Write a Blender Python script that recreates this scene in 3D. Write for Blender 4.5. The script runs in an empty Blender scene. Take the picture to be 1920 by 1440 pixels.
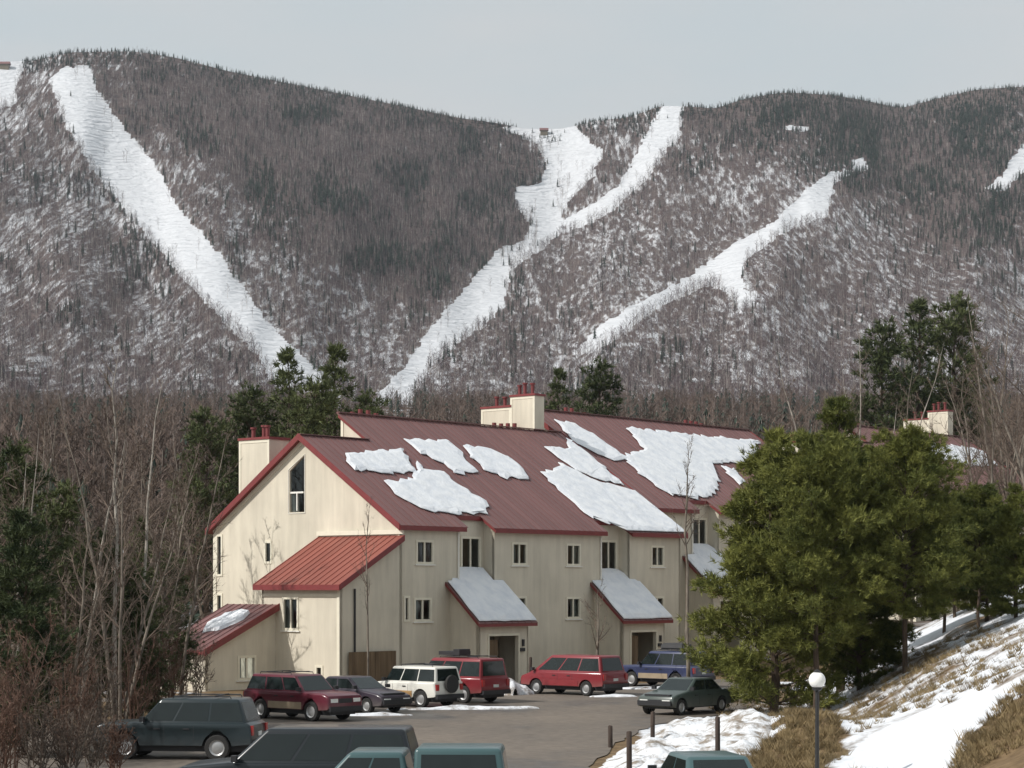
import bpy, bmesh, math, random
import numpy as np
from mathutils import Vector, Matrix, noise
from mathutils.geometry import tessellate_polygon

# ------------------------------------------------------------------ camera, world, sun, exposure
scene = bpy.context.scene
col = scene.collection
FOC, HZ, CZ = 4000.0, 1100.0, 5.0          # focal length in photo pixels, horizon row, camera height
cam_d = bpy.data.cameras.new('camera')
cam = bpy.data.objects.new('camera', cam_d); col.objects.link(cam)
cam.location = (0, 0, CZ); cam.rotation_euler = (math.radians(90), 0, 0)
cam_d.sensor_width = 36; cam_d.lens = 36 * FOC / 1920; cam_d.shift_y = (HZ - 720) / 1920
cam_d.clip_start = 0.5; cam_d.clip_end = 20000
scene.camera = cam

SUN = Vector((-0.911, -0.411, 0)).normalized()
EL = math.radians(41)
SUN3 = Vector((SUN.x * math.cos(EL), SUN.y * math.cos(EL), math.sin(EL)))
world = bpy.data.worlds.new('World'); scene.world = world; world.use_nodes = True
wn, wl = world.node_tree.nodes, world.node_tree.links
wn.clear()
w_out = wn.new('ShaderNodeOutputWorld'); w_bg = wn.new('ShaderNodeBackground'); w_sky = wn.new('ShaderNodeTexSky')
w_sky.sky_type = 'NISHITA'; w_sky.sun_disc = False; w_sky.sun_elevation = EL
w_sky.sun_rotation = math.atan2(SUN.x, SUN.y) % (2 * math.pi)
w_sky.air_density = 1.0; w_sky.dust_density = 3.0; w_sky.ozone_density = 1.0
w_mix = wn.new('ShaderNodeMix'); w_mix.data_type = 'RGBA'          # thin high cloud veil over the whole sky
w_mix.inputs[0].default_value = 0.85
w_mix.inputs[7].default_value = (6.2, 6.5, 6.62, 1)
w_tc = wn.new('ShaderNodeTexCoord'); w_mp = wn.new('ShaderNodeMapping'); w_mp.inputs['Scale'].default_value = (1, 1, 3)
w_ns = wn.new('ShaderNodeTexNoise'); w_ns.inputs['Scale'].default_value = 4.5; w_ns.inputs['Detail'].default_value = 5
w_rp = wn.new('ShaderNodeValToRGB')
w_rp.color_ramp.elements[0].position = .35; w_rp.color_ramp.elements[0].color = (6.0, 6.75, 7.0, 1)
w_rp.color_ramp.elements[1].position = .65; w_rp.color_ramp.elements[1].color = (6.8, 7.0, 7.0, 1)
wl.new(w_tc.outputs['Generated'], w_mp.inputs[0]); wl.new(w_mp.outputs[0], w_ns.inputs['Vector']); wl.new(w_ns.outputs[0], w_rp.inputs[0]); wl.new(w_rp.outputs[0], w_mix.inputs[7])
wl.new(w_sky.outputs[0], w_mix.inputs[6]); wl.new(w_mix.outputs[2], w_bg.inputs[0])
w_bg.inputs[1].default_value = 0.1
wl.new(w_bg.outputs[0], w_out.inputs[0])
sun_d = bpy.data.lights.new('sun', 'SUN'); sun_d.energy = 3.8; sun_d.angle = math.radians(0.7); sun_d.color = (1, 0.965, 0.915)
sun = bpy.data.objects.new('sun', sun_d); col.objects.link(sun)
sun.rotation_euler = (-SUN3).to_track_quat('-Z', 'Y').to_euler(); sun.location = (-60, -20, 80)
vs = scene.view_settings
vs.view_transform = 'Standard'; vs.look = 'None'; vs.exposure = 0.0; vs.gamma = 1.0; vs.use_curve_mapping = False
scene.cycles.max_bounces = 6; scene.cycles.transparent_max_bounces = 12
scene.cycles.use_denoising = True
scene.cycles.volume_bounces = 0

# ------------------------------------------------------------------ helpers
def at(px, py, Y):
    return Vector(((px - 960) / FOC * Y, Y, CZ + (HZ - py) / FOC * Y))

def tag(o, label=None, cat=None, group=None, kind=None):
    if label: o['label'] = label
    if cat: o['category'] = cat
    if group: o['group'] = group
    if kind: o['kind'] = kind
    return o

def empty(name, loc=(0, 0, 0), rz=0.0, parent=None):
    o = bpy.data.objects.new(name, None); col.objects.link(o)
    o.location = loc; o.rotation_euler = (0, 0, rz); o.parent = parent
    o.empty_display_size = 0.3
    return o

class MB:
    def __init__(s): s.v = []; s.f = []; s.m = []
    def face(s, pts, m=0):
        n = len(s.v); s.v += [tuple(p) for p in pts]; s.f.append(tuple(range(n, n + len(pts)))); s.m.append(m)
    def box(s, x0, x1, y0, y1, z0, z1, m=0):
        n = len(s.v)
        s.v += [(x0, y0, z0), (x1, y0, z0), (x1, y1, z0), (x0, y1, z0), (x0, y0, z1), (x1, y0, z1), (x1, y1, z1), (x0, y1, z1)]
        for f in ((0, 3, 2, 1), (4, 5, 6, 7), (0, 1, 5, 4), (1, 2, 6, 5), (2, 3, 7, 6), (3, 0, 4, 7)):
            s.f.append(tuple(n + i for i in f)); s.m.append(m)
    def hull8(s, p, m=0):      # 8 points ordered like box()
        n = len(s.v); s.v += [tuple(q) for q in p]
        for f in ((0, 3, 2, 1), (4, 5, 6, 7), (0, 1, 5, 4), (1, 2, 6, 5), (2, 3, 7, 6), (3, 0, 4, 7)):
            s.f.append(tuple(n + i for i in f)); s.m.append(m)
    def tube(s, pts, rad, n=6, m=0, cap=True):
        pts = [Vector(p) for p in pts]; base = len(s.v)
        for i, p in enumerate(pts):
            d = (pts[min(i + 1, len(pts) - 1)] - pts[max(i - 1, 0)])
            if d.length < 1e-9: d = Vector((0, 0, 1))
            d.normalize()
            a = d.orthogonal().normalized() if abs(d.z) < .99 else Vector((1, 0, 0))
            b = d.cross(a)
            r = rad[i] if hasattr(rad, '__len__') else rad
            for k in range(n):
                t = 2 * math.pi * k / n
                s.v.append(tuple(p + (a * math.cos(t) + b * math.sin(t)) * r))
        for i in range(len(pts) - 1):
            for k in range(n):
                k2 = (k + 1) % n
                s.f.append((base + i * n + k, base + i * n + k2, base + (i + 1) * n + k2, base + (i + 1) * n + k)); s.m.append(m)
        if cap:
            s.f.append(tuple(base + (len(pts) - 1) * n + k for k in range(n))); s.m.append(m)
            s.f.append(tuple(base + k for k in reversed(range(n)))); s.m.append(m)
    def lathe(s, prof, n=16, axis='z', c=(0, 0, 0), m=0):
        base = len(s.v)
        for (r, h) in prof:
            for k in range(n):
                t = 2 * math.pi * k / n
                q = (r * math.cos(t), r * math.sin(t), h) if axis == 'z' else (r * math.cos(t), h, r * math.sin(t))
                s.v.append((q[0] + c[0], q[1] + c[1], q[2] + c[2]))
        for i in range(len(prof) - 1):
            for k in range(n):
                k2 = (k + 1) % n
                s.f.append((base + i * n + k, base + i * n + k2, base + (i + 1) * n + k2, base + (i + 1) * n + k)); s.m.append(m)
    def build(s, name, mat, parent=None, smooth=False, angle=None):
        me = bpy.data.meshes.new(name); me.from_pydata(s.v, [], s.f)
        mats = mat if isinstance(mat, (list, tuple)) else [mat]
        for q in mats: me.materials.append(q)
        if len(mats) > 1: me.polygons.foreach_set('material_index', s.m)
        if smooth:
            me.polygons.foreach_set('use_smooth', [True] * len(me.polygons))
            if angle: me.set_sharp_from_angle(angle=math.radians(angle))
        me.update()
        return link(name, me, parent)

def link(name, me, parent=None):
    o = bpy.data.objects.new(name, me); col.objects.link(o); o.parent = parent
    return o

def np_mesh(name, V, F, mats, midx=None, smooth=False):
    me = bpy.data.meshes.new(name)
    V = np.asarray(V, dtype=np.float32); F = np.asarray(F, dtype=np.int32)
    me.vertices.add(len(V)); me.vertices.foreach_set('co', V.ravel())
    k = F.shape[1]
    me.loops.add(F.size); me.loops.foreach_set('vertex_index', F.ravel())
    me.polygons.add(len(F)); me.polygons.foreach_set('loop_start', np.arange(0, F.size, k, dtype=np.int32))
    if smooth: me.polygons.foreach_set('use_smooth', np.ones(len(F), dtype=bool))
    for q in mats: me.materials.append(q)
    if midx is not None: me.polygons.foreach_set('material_index', np.asarray(midx, dtype=np.int32))
    me.update(calc_edges=True); me.validate()
    return me

def in_poly(px, py, poly):
    px = np.asarray(px, float); py = np.asarray(py, float)
    r = np.zeros(px.shape, bool); n = len(poly)
    for i in range(n):
        x0, y0 = poly[i]; x1, y1 = poly[(i + 1) % n]
        if y0 == y1: continue
        c = ((y0 > py) != (y1 > py)) & (px < (x1 - x0) * (py - y0) / (y1 - y0) + x0)
        r ^= c
    return r

def vnoise(x, y, s, seed=0):
    """smooth value noise on arrays"""
    x = np.asarray(x) / s; y = np.asarray(y) / s
    xi = np.floor(x).astype(np.int64); yi = np.floor(y).astype(np.int64); xf = x - xi; yf = y - yi
    def h(a, b):
        n = (a * 374761393 + b * 668265263 + seed * 144269504) & 0x7fffffff
        n = ((n ^ (n >> 13)) * 1274126177) & 0x7fffffff
        return ((n ^ (n >> 16)) & 0xffff) / 65535.0
    u = xf * xf * (3 - 2 * xf); v = yf * yf * (3 - 2 * yf)
    return (h(xi, yi) * (1 - u) + h(xi + 1, yi) * u) * (1 - v) + (h(xi, yi + 1) * (1 - u) + h(xi + 1, yi + 1) * u) * v

# ------------------------------------------------------------------ materials
def new_mat(name):
    m = bpy.data.materials.new(name); m.use_nodes = True
    nt = m.node_tree; b = nt.nodes['Principled BSDF']
    return m, nt, b

def ramp(nt, src, stops):
    r = nt.nodes.new('ShaderNodeValToRGB')
    el = r.color_ramp.elements
    while len(el) < len(stops): el.new(0.5)
    for e, (p, c) in zip(el, stops): e.position = p; e.color = (c[0], c[1], c[2], 1)
    nt.links.new(src, r.inputs[0]); return r

def tex_noise(nt, scale, detail=4, vec=None, rough=0.6):
    n = nt.nodes.new('ShaderNodeTexNoise'); n.inputs['Scale'].default_value = scale; n.inputs['Detail'].default_value = detail
    n.inputs['Roughness'].default_value = rough
    if vec is not None: nt.links.new(vec, n.inputs['Vector'])
    return n

def coords(nt, scale=(1, 1, 1), world=False):
    if world:
        g = nt.nodes.new('ShaderNodeNewGeometry'); src = g.outputs['Position']
    else:
        g = nt.nodes.new('ShaderNodeTexCoord'); src = g.outputs['Object']
    mp = nt.nodes.new('ShaderNodeMapping'); mp.inputs['Scale'].default_value = scale
    nt.links.new(src, mp.inputs['Vector']); return mp.outputs[0]

def bump(nt, b, src, strength=0.3, dist=0.05):
    n = nt.nodes.new('ShaderNodeBump'); n.inputs['Strength'].default_value = strength; n.inputs['Distance'].default_value = dist
    nt.links.new(src, n.inputs['Height']); nt.links.new(n.outputs[0], b.inputs['Normal'])

def noisy(name, c0, c1, scale, rough=0.8, stretch=(1, 1, 1), bmp=0.0, bdist=0.03, lo=0.35, hi=0.65, world=False, metal=0.0, spec=0.3):
    m, nt, b = new_mat(name)
    n = tex_noise(nt, scale, 5, coords(nt, stretch, world))
    r = ramp(nt, n.outputs[0], [(lo, c0), (hi, c1)])
    nt.links.new(r.outputs[0], b.inputs['Base Color'])
    b.inputs['Roughness'].default_value = rough; b.inputs['Metallic'].default_value = metal
    b.inputs['Specular IOR Level'].default_value = spec
    if bmp: bump(nt, b, n.outputs[0], bmp, bdist)
    return m

def plain(name, c, rough=0.5, metal=0.0, coat=0.0, spec=0.5, var=0.12):
    """paint with a little dirt"""
    m, nt, b = new_mat(name)
    n = tex_noise(nt, 3.0, 6, coords(nt))
    r = ramp(nt, n.outputs[0], [(0.3, [x * (1 - var) for x in c]), (0.7, [min(1, x * (1 + var)) for x in c])])
    nt.links.new(r.outputs[0], b.inputs['Base Color'])
    b.inputs['Roughness'].default_value = rough; b.inputs['Metallic'].default_value = metal
    b.inputs['Coat Weight'].default_value = coat; b.inputs['Specular IOR Level'].default_value = spec
    return m

def car_paint(name, c, low=(0.22, 0.2, 0.17), h=0.75):
    """paint with road salt and dust low on the body"""
    m, nt, b = new_mat(name)
    tc = nt.nodes.new('ShaderNodeTexCoord'); sx = nt.nodes.new('ShaderNodeSeparateXYZ'); nt.links.new(tc.outputs['Object'], sx.inputs[0])
    n = tex_noise(nt, 4.0, 5, tc.outputs['Object'])
    mr = nt.nodes.new('ShaderNodeMapRange'); mr.inputs[1].default_value = h; mr.inputs[2].default_value = 0.25; mr.inputs[3].default_value = 0.04; mr.inputs[4].default_value = 0.75
    nt.links.new(sx.outputs[2], mr.inputs[0])
    mu = nt.nodes.new('ShaderNodeMath'); mu.operation = 'MULTIPLY'; nt.links.new(mr.outputs[0], mu.inputs[0]); nt.links.new(n.outputs[0], mu.inputs[1])
    mx = nt.nodes.new('ShaderNodeMix'); mx.data_type = 'RGBA'; nt.links.new(mu.outputs[0], mx.inputs[0])
    mx.inputs[6].default_value = (*c, 1); mx.inputs[7].default_value = (*low, 1)
    nt.links.new(mx.outputs[2], b.inputs['Base Color'])
    b.inputs['Roughness'].default_value = 0.35; b.inputs['Specular IOR Level'].default_value = 0.3; b.inputs['Coat Weight'].default_value = 0.3; b.inputs['Coat Roughness'].default_value = 0.12
    return m

def siding(name, c):
    m, nt, b = new_mat(name)
    v = coords(nt, (1, 1, 0.12)); n = tex_noise(nt, 2.6, 6, v)
    v2 = coords(nt, (1, 1, 1)); n2 = tex_noise(nt, 0.35, 3, v2)
    ad = nt.nodes.new('ShaderNodeMath'); ad.operation = 'ADD'; nt.links.new(n.outputs[0], ad.inputs[0]); nt.links.new(n2.outputs[0], ad.inputs[1])
    r = ramp(nt, ad.outputs[0], [(0.0, [x * 0.5 for x in c]), (0.8, [x * .86 for x in c]), (1.0, [x * 1.08 for x in c]), ])
    r.color_ramp.elements[1].position = 0.48; r.color_ramp.elements[2].position = 0.8
    dv = nt.nodes.new('ShaderNodeMath'); dv.operation = 'MULTIPLY'; dv.inputs[1].default_value = 0.6
    nt.links.new(ad.outputs[0], dv.inputs[0]); nt.links.new(dv.outputs[0], r.inputs[0])
    nt.links.new(r.outputs[0], b.inputs['Base Color']); b.inputs['Roughness'].default_value = 0.85; b.inputs['Specular IOR Level'].default_value = 0.2
    # vertical boards
    tc = nt.nodes.new('ShaderNodeTexCoord'); sx = nt.nodes.new('ShaderNodeSeparateXYZ'); nt.links.new(tc.outputs['Object'], sx.inputs[0])
    sm = nt.nodes.new('ShaderNodeMath'); sm.operation = 'ADD'; nt.links.new(sx.outputs[0], sm.inputs[0]); nt.links.new(sx.outputs[1], sm.inputs[1])
    pp = nt.nodes.new('ShaderNodeMath'); pp.operation = 'PINGPONG'; pp.inputs[1].default_value = 0.15; nt.links.new(sm.outputs[0], pp.inputs[0])
    gv = nt.nodes.new('ShaderNodeMapRange'); gv.inputs[1].default_value = 0.0; gv.inputs[2].default_value = 0.02; nt.links.new(pp.outputs[0], gv.inputs[0])
    hs = nt.nodes.new('ShaderNodeMath'); hs.operation = 'MULTIPLY_ADD'; hs.inputs[1].default_value = 0.5; nt.links.new(n.outputs[0], hs.inputs[0]); nt.links.new(gv.outputs[0], hs.inputs[2])
    bump(nt, b, hs.outputs[0], 0.25, 0.015)
    return m

def snow_mat(name, c0=(0.66, 0.685, 0.73), c1=(0.78, 0.79, 0.81), scale=2.5, bmp=0.5, bd=0.08):
    m, nt, b = new_mat(name)
    n = tex_noise(nt, scale, 6, coords(nt, world=True))
    r = ramp(nt, n.outputs[0], [(0.35, c0), (0.6, c1)])
    nt.links.new(r.outputs[0], b.inputs['Base Color']); b.inputs['Roughness'].default_value = 0.65
    b.inputs['Specular IOR Level'].default_value = 0.25
    bump(nt, b, n.outputs[0], bmp, bd)
    return m

def dirty_snow(name, dirt=(0.16, 0.12, 0.085), t0=0.44, t1=0.56, scale=0.8):
    m, nt, b = new_mat(name)
    n = tex_noise(nt, scale, 8, coords(nt, world=True), 0.7)
    r = ramp(nt, n.outputs[0], [(t0, dirt), (t1, (0.72, 0.735, 0.765))])
    nt.links.new(r.outputs[0], b.inputs['Base Color']); b.inputs['Roughness'].default_value = 0.75; b.inputs['Specular IOR Level'].default_value = 0.2
    n2 = tex_noise(nt, 5, 6, coords(nt, world=True)); bump(nt, b, n2.outputs[0], 0.7, 0.1)
    return m

def ground_mat(name, brown0, brown1, scale=0.5, stretch=(1, 1, 1), snow=(0.74, 0.76, 0.80), sharp=0.12, fine=3.0, bmp=0.6, bd=0.15, ripple=0):
    """leaf litter and dead grass under a broken snow cover; attribute 'snow' holds how much of it is covered"""
    m, nt, b = new_mat(name)
    at_ = nt.nodes.new('ShaderNodeAttribute'); at_.attribute_name = 'snow'
    n = tex_noise(nt, scale, 7, coords(nt, stretch, True), 0.65)
    nf = tex_noise(nt, fine, 6, coords(nt, world=True), 0.65)
    rb = ramp(nt, nf.outputs[0], [(0.3, brown0), (0.7, brown1)])
    ad = nt.nodes.new('ShaderNodeMath'); ad.operation = 'ADD'; nt.links.new(at_.outputs['Fac'], ad.inputs[0]); nt.links.new(n.outputs[0], ad.inputs[1])
    mr = nt.nodes.new('ShaderNodeMapRange'); mr.interpolation_type = 'SMOOTHSTEP'
    mr.inputs[1].default_value = 1.0 - sharp; mr.inputs[2].default_value = 1.0 + sharp
    nt.links.new(ad.outputs[0], mr.inputs[0])
    rs = ramp(nt, nf.outputs[0], [(0.3, [x * .86 for x in snow]), (0.65, snow)])
    mx = nt.nodes.new('ShaderNodeMix'); mx.data_type = 'RGBA'; nt.links.new(mr.outputs[0], mx.inputs[0])
    nt.links.new(rb.outputs[0], mx.inputs[6]); nt.links.new(rs.outputs[0], mx.inputs[7])
    nt.links.new(mx.outputs[2], b.inputs['Base Color']); b.inputs['Roughness'].default_value = 0.8; b.inputs['Specular IOR Level'].default_value = 0.15
    if ripple:
        wv = nt.nodes.new('ShaderNodeTexWave'); wv.wave_type = 'BANDS'; wv.bands_direction = 'Z'; wv.inputs['Scale'].default_value = ripple
        wv.inputs['Distortion'].default_value = 16.0; wv.inputs['Detail'].default_value = 4.0; wv.inputs['Detail Scale'].default_value = 0.8; wv.inputs['Detail Roughness'].default_value = 0.65
        nt.links.new(coords(nt, (.35, .2, 1), True), wv.inputs['Vector'])
        ms = nt.nodes.new('ShaderNodeMath'); ms.operation = 'MULTIPLY_ADD'; nt.links.new(wv.outputs['Fac'], ms.inputs[0]); ms.inputs[1].default_value = 0.45
        nt.links.new(nf.outputs[0], ms.inputs[2])
        bump(nt, b, ms.outputs[0], bmp, bd)
    else:
        bump(nt, b, nf.outputs[0], bmp, bd)
    return m

def foliage(name, c0, c1, rnd=0.5, trans=0.25):
    m, nt, b = new_mat(name)
    oi = nt.nodes.new('ShaderNodeObjectInfo')
    n = tex_noise(nt, 1.2, 4, coords(nt, world=True))
    ad = nt.nodes.new('ShaderNodeMath'); ad.operation = 'MULTIPLY_ADD'; ad.inputs[1].default_value = rnd
    nt.links.new(oi.outputs['Random'], ad.inputs[0]); nt.links.new(n.outputs[0], ad.inputs[2])
    r = ramp(nt, ad.outputs[0], [(0.35, c0), (0.65 + rnd * .5, c1)])
    nt.links.new(r.outputs[0], b.inputs['Base Color']); b.inputs['Roughness'].default_value = 0.7; b.inputs['Specular IOR Level'].default_value = 0.2
    return m

def glass_mat():
    m, nt, b = new_mat('window_glass')
    nt.nodes.remove(b)
    out = nt.nodes['Material Output']
    tr = nt.nodes.new('ShaderNodeBsdfTransparent'); tr.inputs[0].default_value = (0.6, 0.66, 0.66, 1)
    gl = nt.nodes.new('ShaderNodeBsdfGlossy'); gl.inputs['Roughness'].default_value = 0.04; gl.inputs[0].default_value = (0.9, 0.95, 0.96, 1)
    fr = nt.nodes.new('ShaderNodeFresnel'); fr.inputs[0].default_value = 1.6
    mx = nt.nodes.new('ShaderNodeMixShader')
    nt.links.new(fr.outputs[0], mx.inputs[0]); nt.links.new(tr.outputs[0], mx.inputs[1]); nt.links.new(gl.outputs[0], mx.inputs[2])
    nt.links.new(mx.outputs[0], out.inputs[0]); return m

M = {}
M['siding'] = siding('cream_siding', (0.67, 0.612, 0.50))
M['trim'] = plain('cream_trim', (0.74, 0.69, 0.56), 0.7, var=0.06)
M['white'] = plain('white_trim', (0.78, 0.76, 0.70), 0.6, var=0.06)
def roof_metal(name, c):
    m, nt, b = new_mat(name)
    n = tex_noise(nt, 1.5, 6, coords(nt, (1, 0.25, 1)))
    oi = nt.nodes.new('ShaderNodeObjectInfo')
    ad = nt.nodes.new('ShaderNodeMath'); ad.operation = 'MULTIPLY_ADD'; ad.inputs[1].default_value = 0.35
    nt.links.new(oi.outputs['Random'], ad.inputs[0]); nt.links.new(n.outputs[0], ad.inputs[2])
    r = ramp(nt, ad.outputs[0], [(0.3, [x * .78 for x in c]), (0.95, [x * 1.15 for x in c])])
    nt.links.new(r.outputs[0], b.inputs['Base Color']); b.inputs['Roughness'].default_value = 0.5; b.inputs['Metallic'].default_value = 0.0
    b.inputs['Specular IOR Level'].default_value = 0.35
    return m
M['roof'] = roof_metal('weathered_red_metal', (0.182, 0.088, 0.083))
M['roof2'] = roof_metal('fresh_red_metal', (0.24, 0.072, 0.052))
M['fascia'] = plain('red_fascia', (0.19, 0.03, 0.03), 0.5)
M['flue'] = plain('red_flue_pipe', (0.17, 0.03, 0.03), 0.55)
M['glass'] = glass_mat()
M['curtain'] = plain('pale_curtain', (0.55, 0.56, 0.53), 0.9)
M['drape'] = plain('brown_drape', (0.22, 0.10, 0.06), 0.9)
M['dark'] = plain('dark_interior', (0.02, 0.02, 0.022), 0.9)
M['door'] = plain('entry_door', (0.16, 0.13, 0.09), 0.6)
M['wood'] = noisy('weathered_brown_wood', (0.11, 0.075, 0.045), (0.2, 0.14, 0.085), 4, 0.85, (1, 1, 0.1), 0.4)
M['post'] = noisy('dark_post_wood', (0.03, 0.022, 0.018), (0.07, 0.05, 0.04), 6, 0.85, (1, 1, .2), 0.3)
M['snow'] = snow_mat('roof_snow_white', scale=1.6, bmp=0.6, bd=0.1)
M['bank'] = dirty_snow('plowed_snow', dirt=(0.26, 0.22, 0.18), t0=0.40, t1=0.54, scale=1.6)
M['patch'] = dirty_snow('thin_dirty_snow', dirt=(0.2, 0.17, 0.14), t0=0.36, t1=0.5, scale=1.4)
M['asphalt'] = noisy('worn_asphalt', (0.10, 0.088, 0.078), (0.165, 0.146, 0.13), 0.7, 0.9, (1, 1, 1), 0.3, 0.01, world=True)
def asphalt_mat():
    m, nt, b = new_mat('worn_asphalt')
    nf = tex_noise(nt, 2.5, 8, coords(nt, world=True), 0.7); nb = tex_noise(nt, 0.16, 4, coords(nt, (1, .6, 1), True), 0.6)
    rf = ramp(nt, nf.outputs[0], [(0.3, (0.12, 0.103, 0.088)), (0.7, (0.20, 0.174, 0.15))])
    rb = ramp(nt, nb.outputs[0], [(0.36, (0.5, 0.5, 0.52)), (0.46, (0.88, 0.86, 0.84)), (0.7, (1.15, 1.1, 1.04))])
    mx = nt.nodes.new('ShaderNodeMix'); mx.data_type = 'RGBA'; mx.blend_type = 'MULTIPLY'; mx.inputs[0].default_value = 1
    nt.links.new(rf.outputs[0], mx.inputs[6]); nt.links.new(rb.outputs[0], mx.inputs[7]); nt.links.new(mx.outputs[2], b.inputs['Base Color'])
    rr = ramp(nt, nb.outputs[0], [(0.36, (.38, .38, .38)), (0.48, (.85, .85, .85))]); nt.links.new(rr.outputs[0], b.inputs['Roughness'])
    b.inputs['Specular IOR Level'].default_value = 0.3
    bump(nt, b, nf.outputs[0], 0.4, 0.01); return m
M['asphalt'] = asphalt_mat()
M['ground'] = ground_mat('grass_and_snow', (0.085, 0.055, 0.03), (0.24, 0.165, 0.09), 0.55, fine=2.2)
M['floor'] = ground_mat('forest_floor', (0.06, 0.045, 0.035), (0.14, 0.10, 0.075), 0.08, fine=0.5, bd=0.5)
M['mount'] = ground_mat('mountain_floor', (0.065, 0.05, 0.048), (0.14, 0.105, 0.095), 0.26, (1, .14, .14), sharp=0.10, fine=0.14, bmp=1.0, bd=2.0, snow=(0.64, 0.65, 0.675), ripple=0.055)
M['bark'] = noisy('grey_bark', (0.09, 0.075, 0.06), (0.26, 0.22, 0.18), 6, 0.9, (1, 1, .25), 0.5, 0.02)
M['birch'] = noisy('pale_birch_bark', (0.18, 0.155, 0.13), (0.42, 0.38, 0.33), 5, 0.85, (1, 1, .3), 0.3, 0.01)
M['twig'] = foliage('bare_twigs', (0.07, 0.052, 0.043), (0.17, 0.128, 0.10), 0.4)
M['shrub'] = foliage('red_brown_stems', (0.065, 0.04, 0.03), (0.145, 0.085, 0.062), 0.4)
def forest_twigs(name, stops):
    m, nt, b = new_mat(name)
    oi = nt.nodes.new('ShaderNodeObjectInfo')
    n = tex_noise(nt, 0.022, 3, coords(nt, world=True))
    ad = nt.nodes.new('ShaderNodeMath'); ad.operation = 'MULTIPLY_ADD'; ad.inputs[1].default_value = 0.55
    n2 = nt.nodes.new('ShaderNodeMath'); n2.operation = 'MULTIPLY_ADD'; n2.inputs[1].default_value = 1.5; n2.inputs[2].default_value = -0.55
    nt.links.new(n.outputs[0], n2.inputs[0])
    nt.links.new(oi.outputs['Random'], ad.inputs[0]); nt.links.new(n2.outputs[0], ad.inputs[2])
    r = ramp(nt, ad.outputs[0], stops); nt.links.new(r.outputs[0], b.inputs['Base Color'])
    b.inputs['Roughness'].default_value = 0.8; b.inputs['Specular IOR Level'].default_value = 0.15
    return m
M['ftwig'] = forest_twigs('forest_twigs', [(0.0, (0.032, 0.04, 0.042)), (0.25, (0.08, 0.046, 0.054)), (0.5, (0.105, 0.066, 0.068)), (0.7, (0.07, 0.062, 0.074)), (0.95, (0.2, 0.16, 0.158))])
M['ftrunk'] = foliage('forest_trunks', (0.10, 0.085, 0.08), (0.40, 0.36, 0.33), 0.7)
M['vtwig'] = foliage('valley_twigs', (0.06, 0.042, 0.036), (0.15, 0.108, 0.088), 0.7)
M['bark2'] = foliage('valley_trunks', (0.06, 0.05, 0.042), (0.22, 0.18, 0.155), 0.7)
M['fcon'] = foliage('forest_evergreen', (0.012, 0.024, 0.02), (0.038, 0.055, 0.04), 0.5)
M['needle'] = foliage('pine_needles', (0.038, 0.056, 0.015), (0.18, 0.185, 0.045), 0.25)
M['needle_dark'] = foliage('dark_needles', (0.026, 0.042, 0.018), (0.10, 0.115, 0.045), 0.3)
M['pinebark'] = noisy('pine_bark', (0.045, 0.032, 0.024), (0.12, 0.085, 0.06), 5, 0.9, (1, 1, .3), 0.5, 0.02)
M['tyre'] = plain('tyre_rubber', (0.022, 0.021, 0.02), 0.85)
M['rim'] = plain('alloy_rim', (0.42, 0.42, 0.42), 0.4, 0.6)
M['carglass'] = plain('car_glass', (0.012, 0.018, 0.018), 0.06, spec=0.5)
M['chrome'] = plain('bright_metal', (0.55, 0.55, 0.55), 0.25, 0.8)
M['black'] = plain('black_plastic', (0.022, 0.022, 0.025), 0.55)
M['lens'] = plain('headlight_lens', (0.75, 0.75, 0.72), 0.15)
M['tail'] = plain('tail_light', (0.35, 0.02, 0.02), 0.25)
M['plate'] = plain('number_plate', (0.6, 0.62, 0.6), 0.5)
M['globe'] = plain('white_lamp_globe', (0.88, 0.87, 0.83), 0.3, var=0.03)
M['lampmetal'] = plain('black_lamp_metal', (0.02, 0.02, 0.02), 0.5)

# ------------------------------------------------------------------ terrain
def H(x, y):
    x = np.asarray(x, float); y = np.asarray(y, float)
    x0 = 9.6 + .12 * np.maximum(0, y - 60) + .3 * np.maximum(0, y - 110)
    d = x - x0
    sp = np.where(d > 4, d, np.log1p(np.exp(np.clip(d * 1.6, -30, 30))) / 1.6)
    bank = 14 * (1 - np.exp(-.6 * sp / 14)) * (d > -8)
    bank = np.maximum(0, bank - 0.02)
    rise = np.maximum(0, y - 125); rise = .1 * rise * rise / (rise + 12)
    knoll = .95 * np.exp(-((x - 8.7) / 2.0) ** 2 - ((y - 66) / 5.5) ** 2)
    return bank + rise + knoll

def Hs(x, y): return float(H(x, y))

# near ground: half metre grid
gx = np.arange(-46, 62.01, .5); gy = np.arange(20, 140.01, .5)
GX, GY = np.meshgrid(gx, gy)
GZ = H(GX, GY)
bk = np.clip(GZ * 3, 0, 1)
GZ = GZ + bk * (vnoise(GX, GY, 3.1, 3) - .5) * .35 + bk * (vnoise(GX, GY, 1.1, 5) - .5) * .16
gpx = 960 + FOC * GX / GY; gpy = HZ - FOC * (GZ - CZ) / GY
sn = np.full(GX.shape, 0.18)
sn[GX > 4] = 0.56
sn[(GX < 14) & (GY > 92)] = 0.36
sn[GY > 112] = 0.3
P1 = [(1370, 1450), (1390, 1400), (1430, 1368), (1490, 1338), (1560, 1345), (1585, 1380), (1565, 1420), (1520, 1450)]
P2 = [(1775, 1450), (1800, 1395), (1850, 1350), (1890, 1312), (1925, 1285), (2050, 1230), (2050, 1450)]
P3 = [(1405, 1400), (1470, 1352), (1482, 1358), (1420, 1405)]
P4 = [(1540, 1450), (1640, 1372), (1745, 1332), (1890, 1285), (1925, 1270), (1880, 1325), (1805, 1385), (1775, 1450)]
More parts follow.
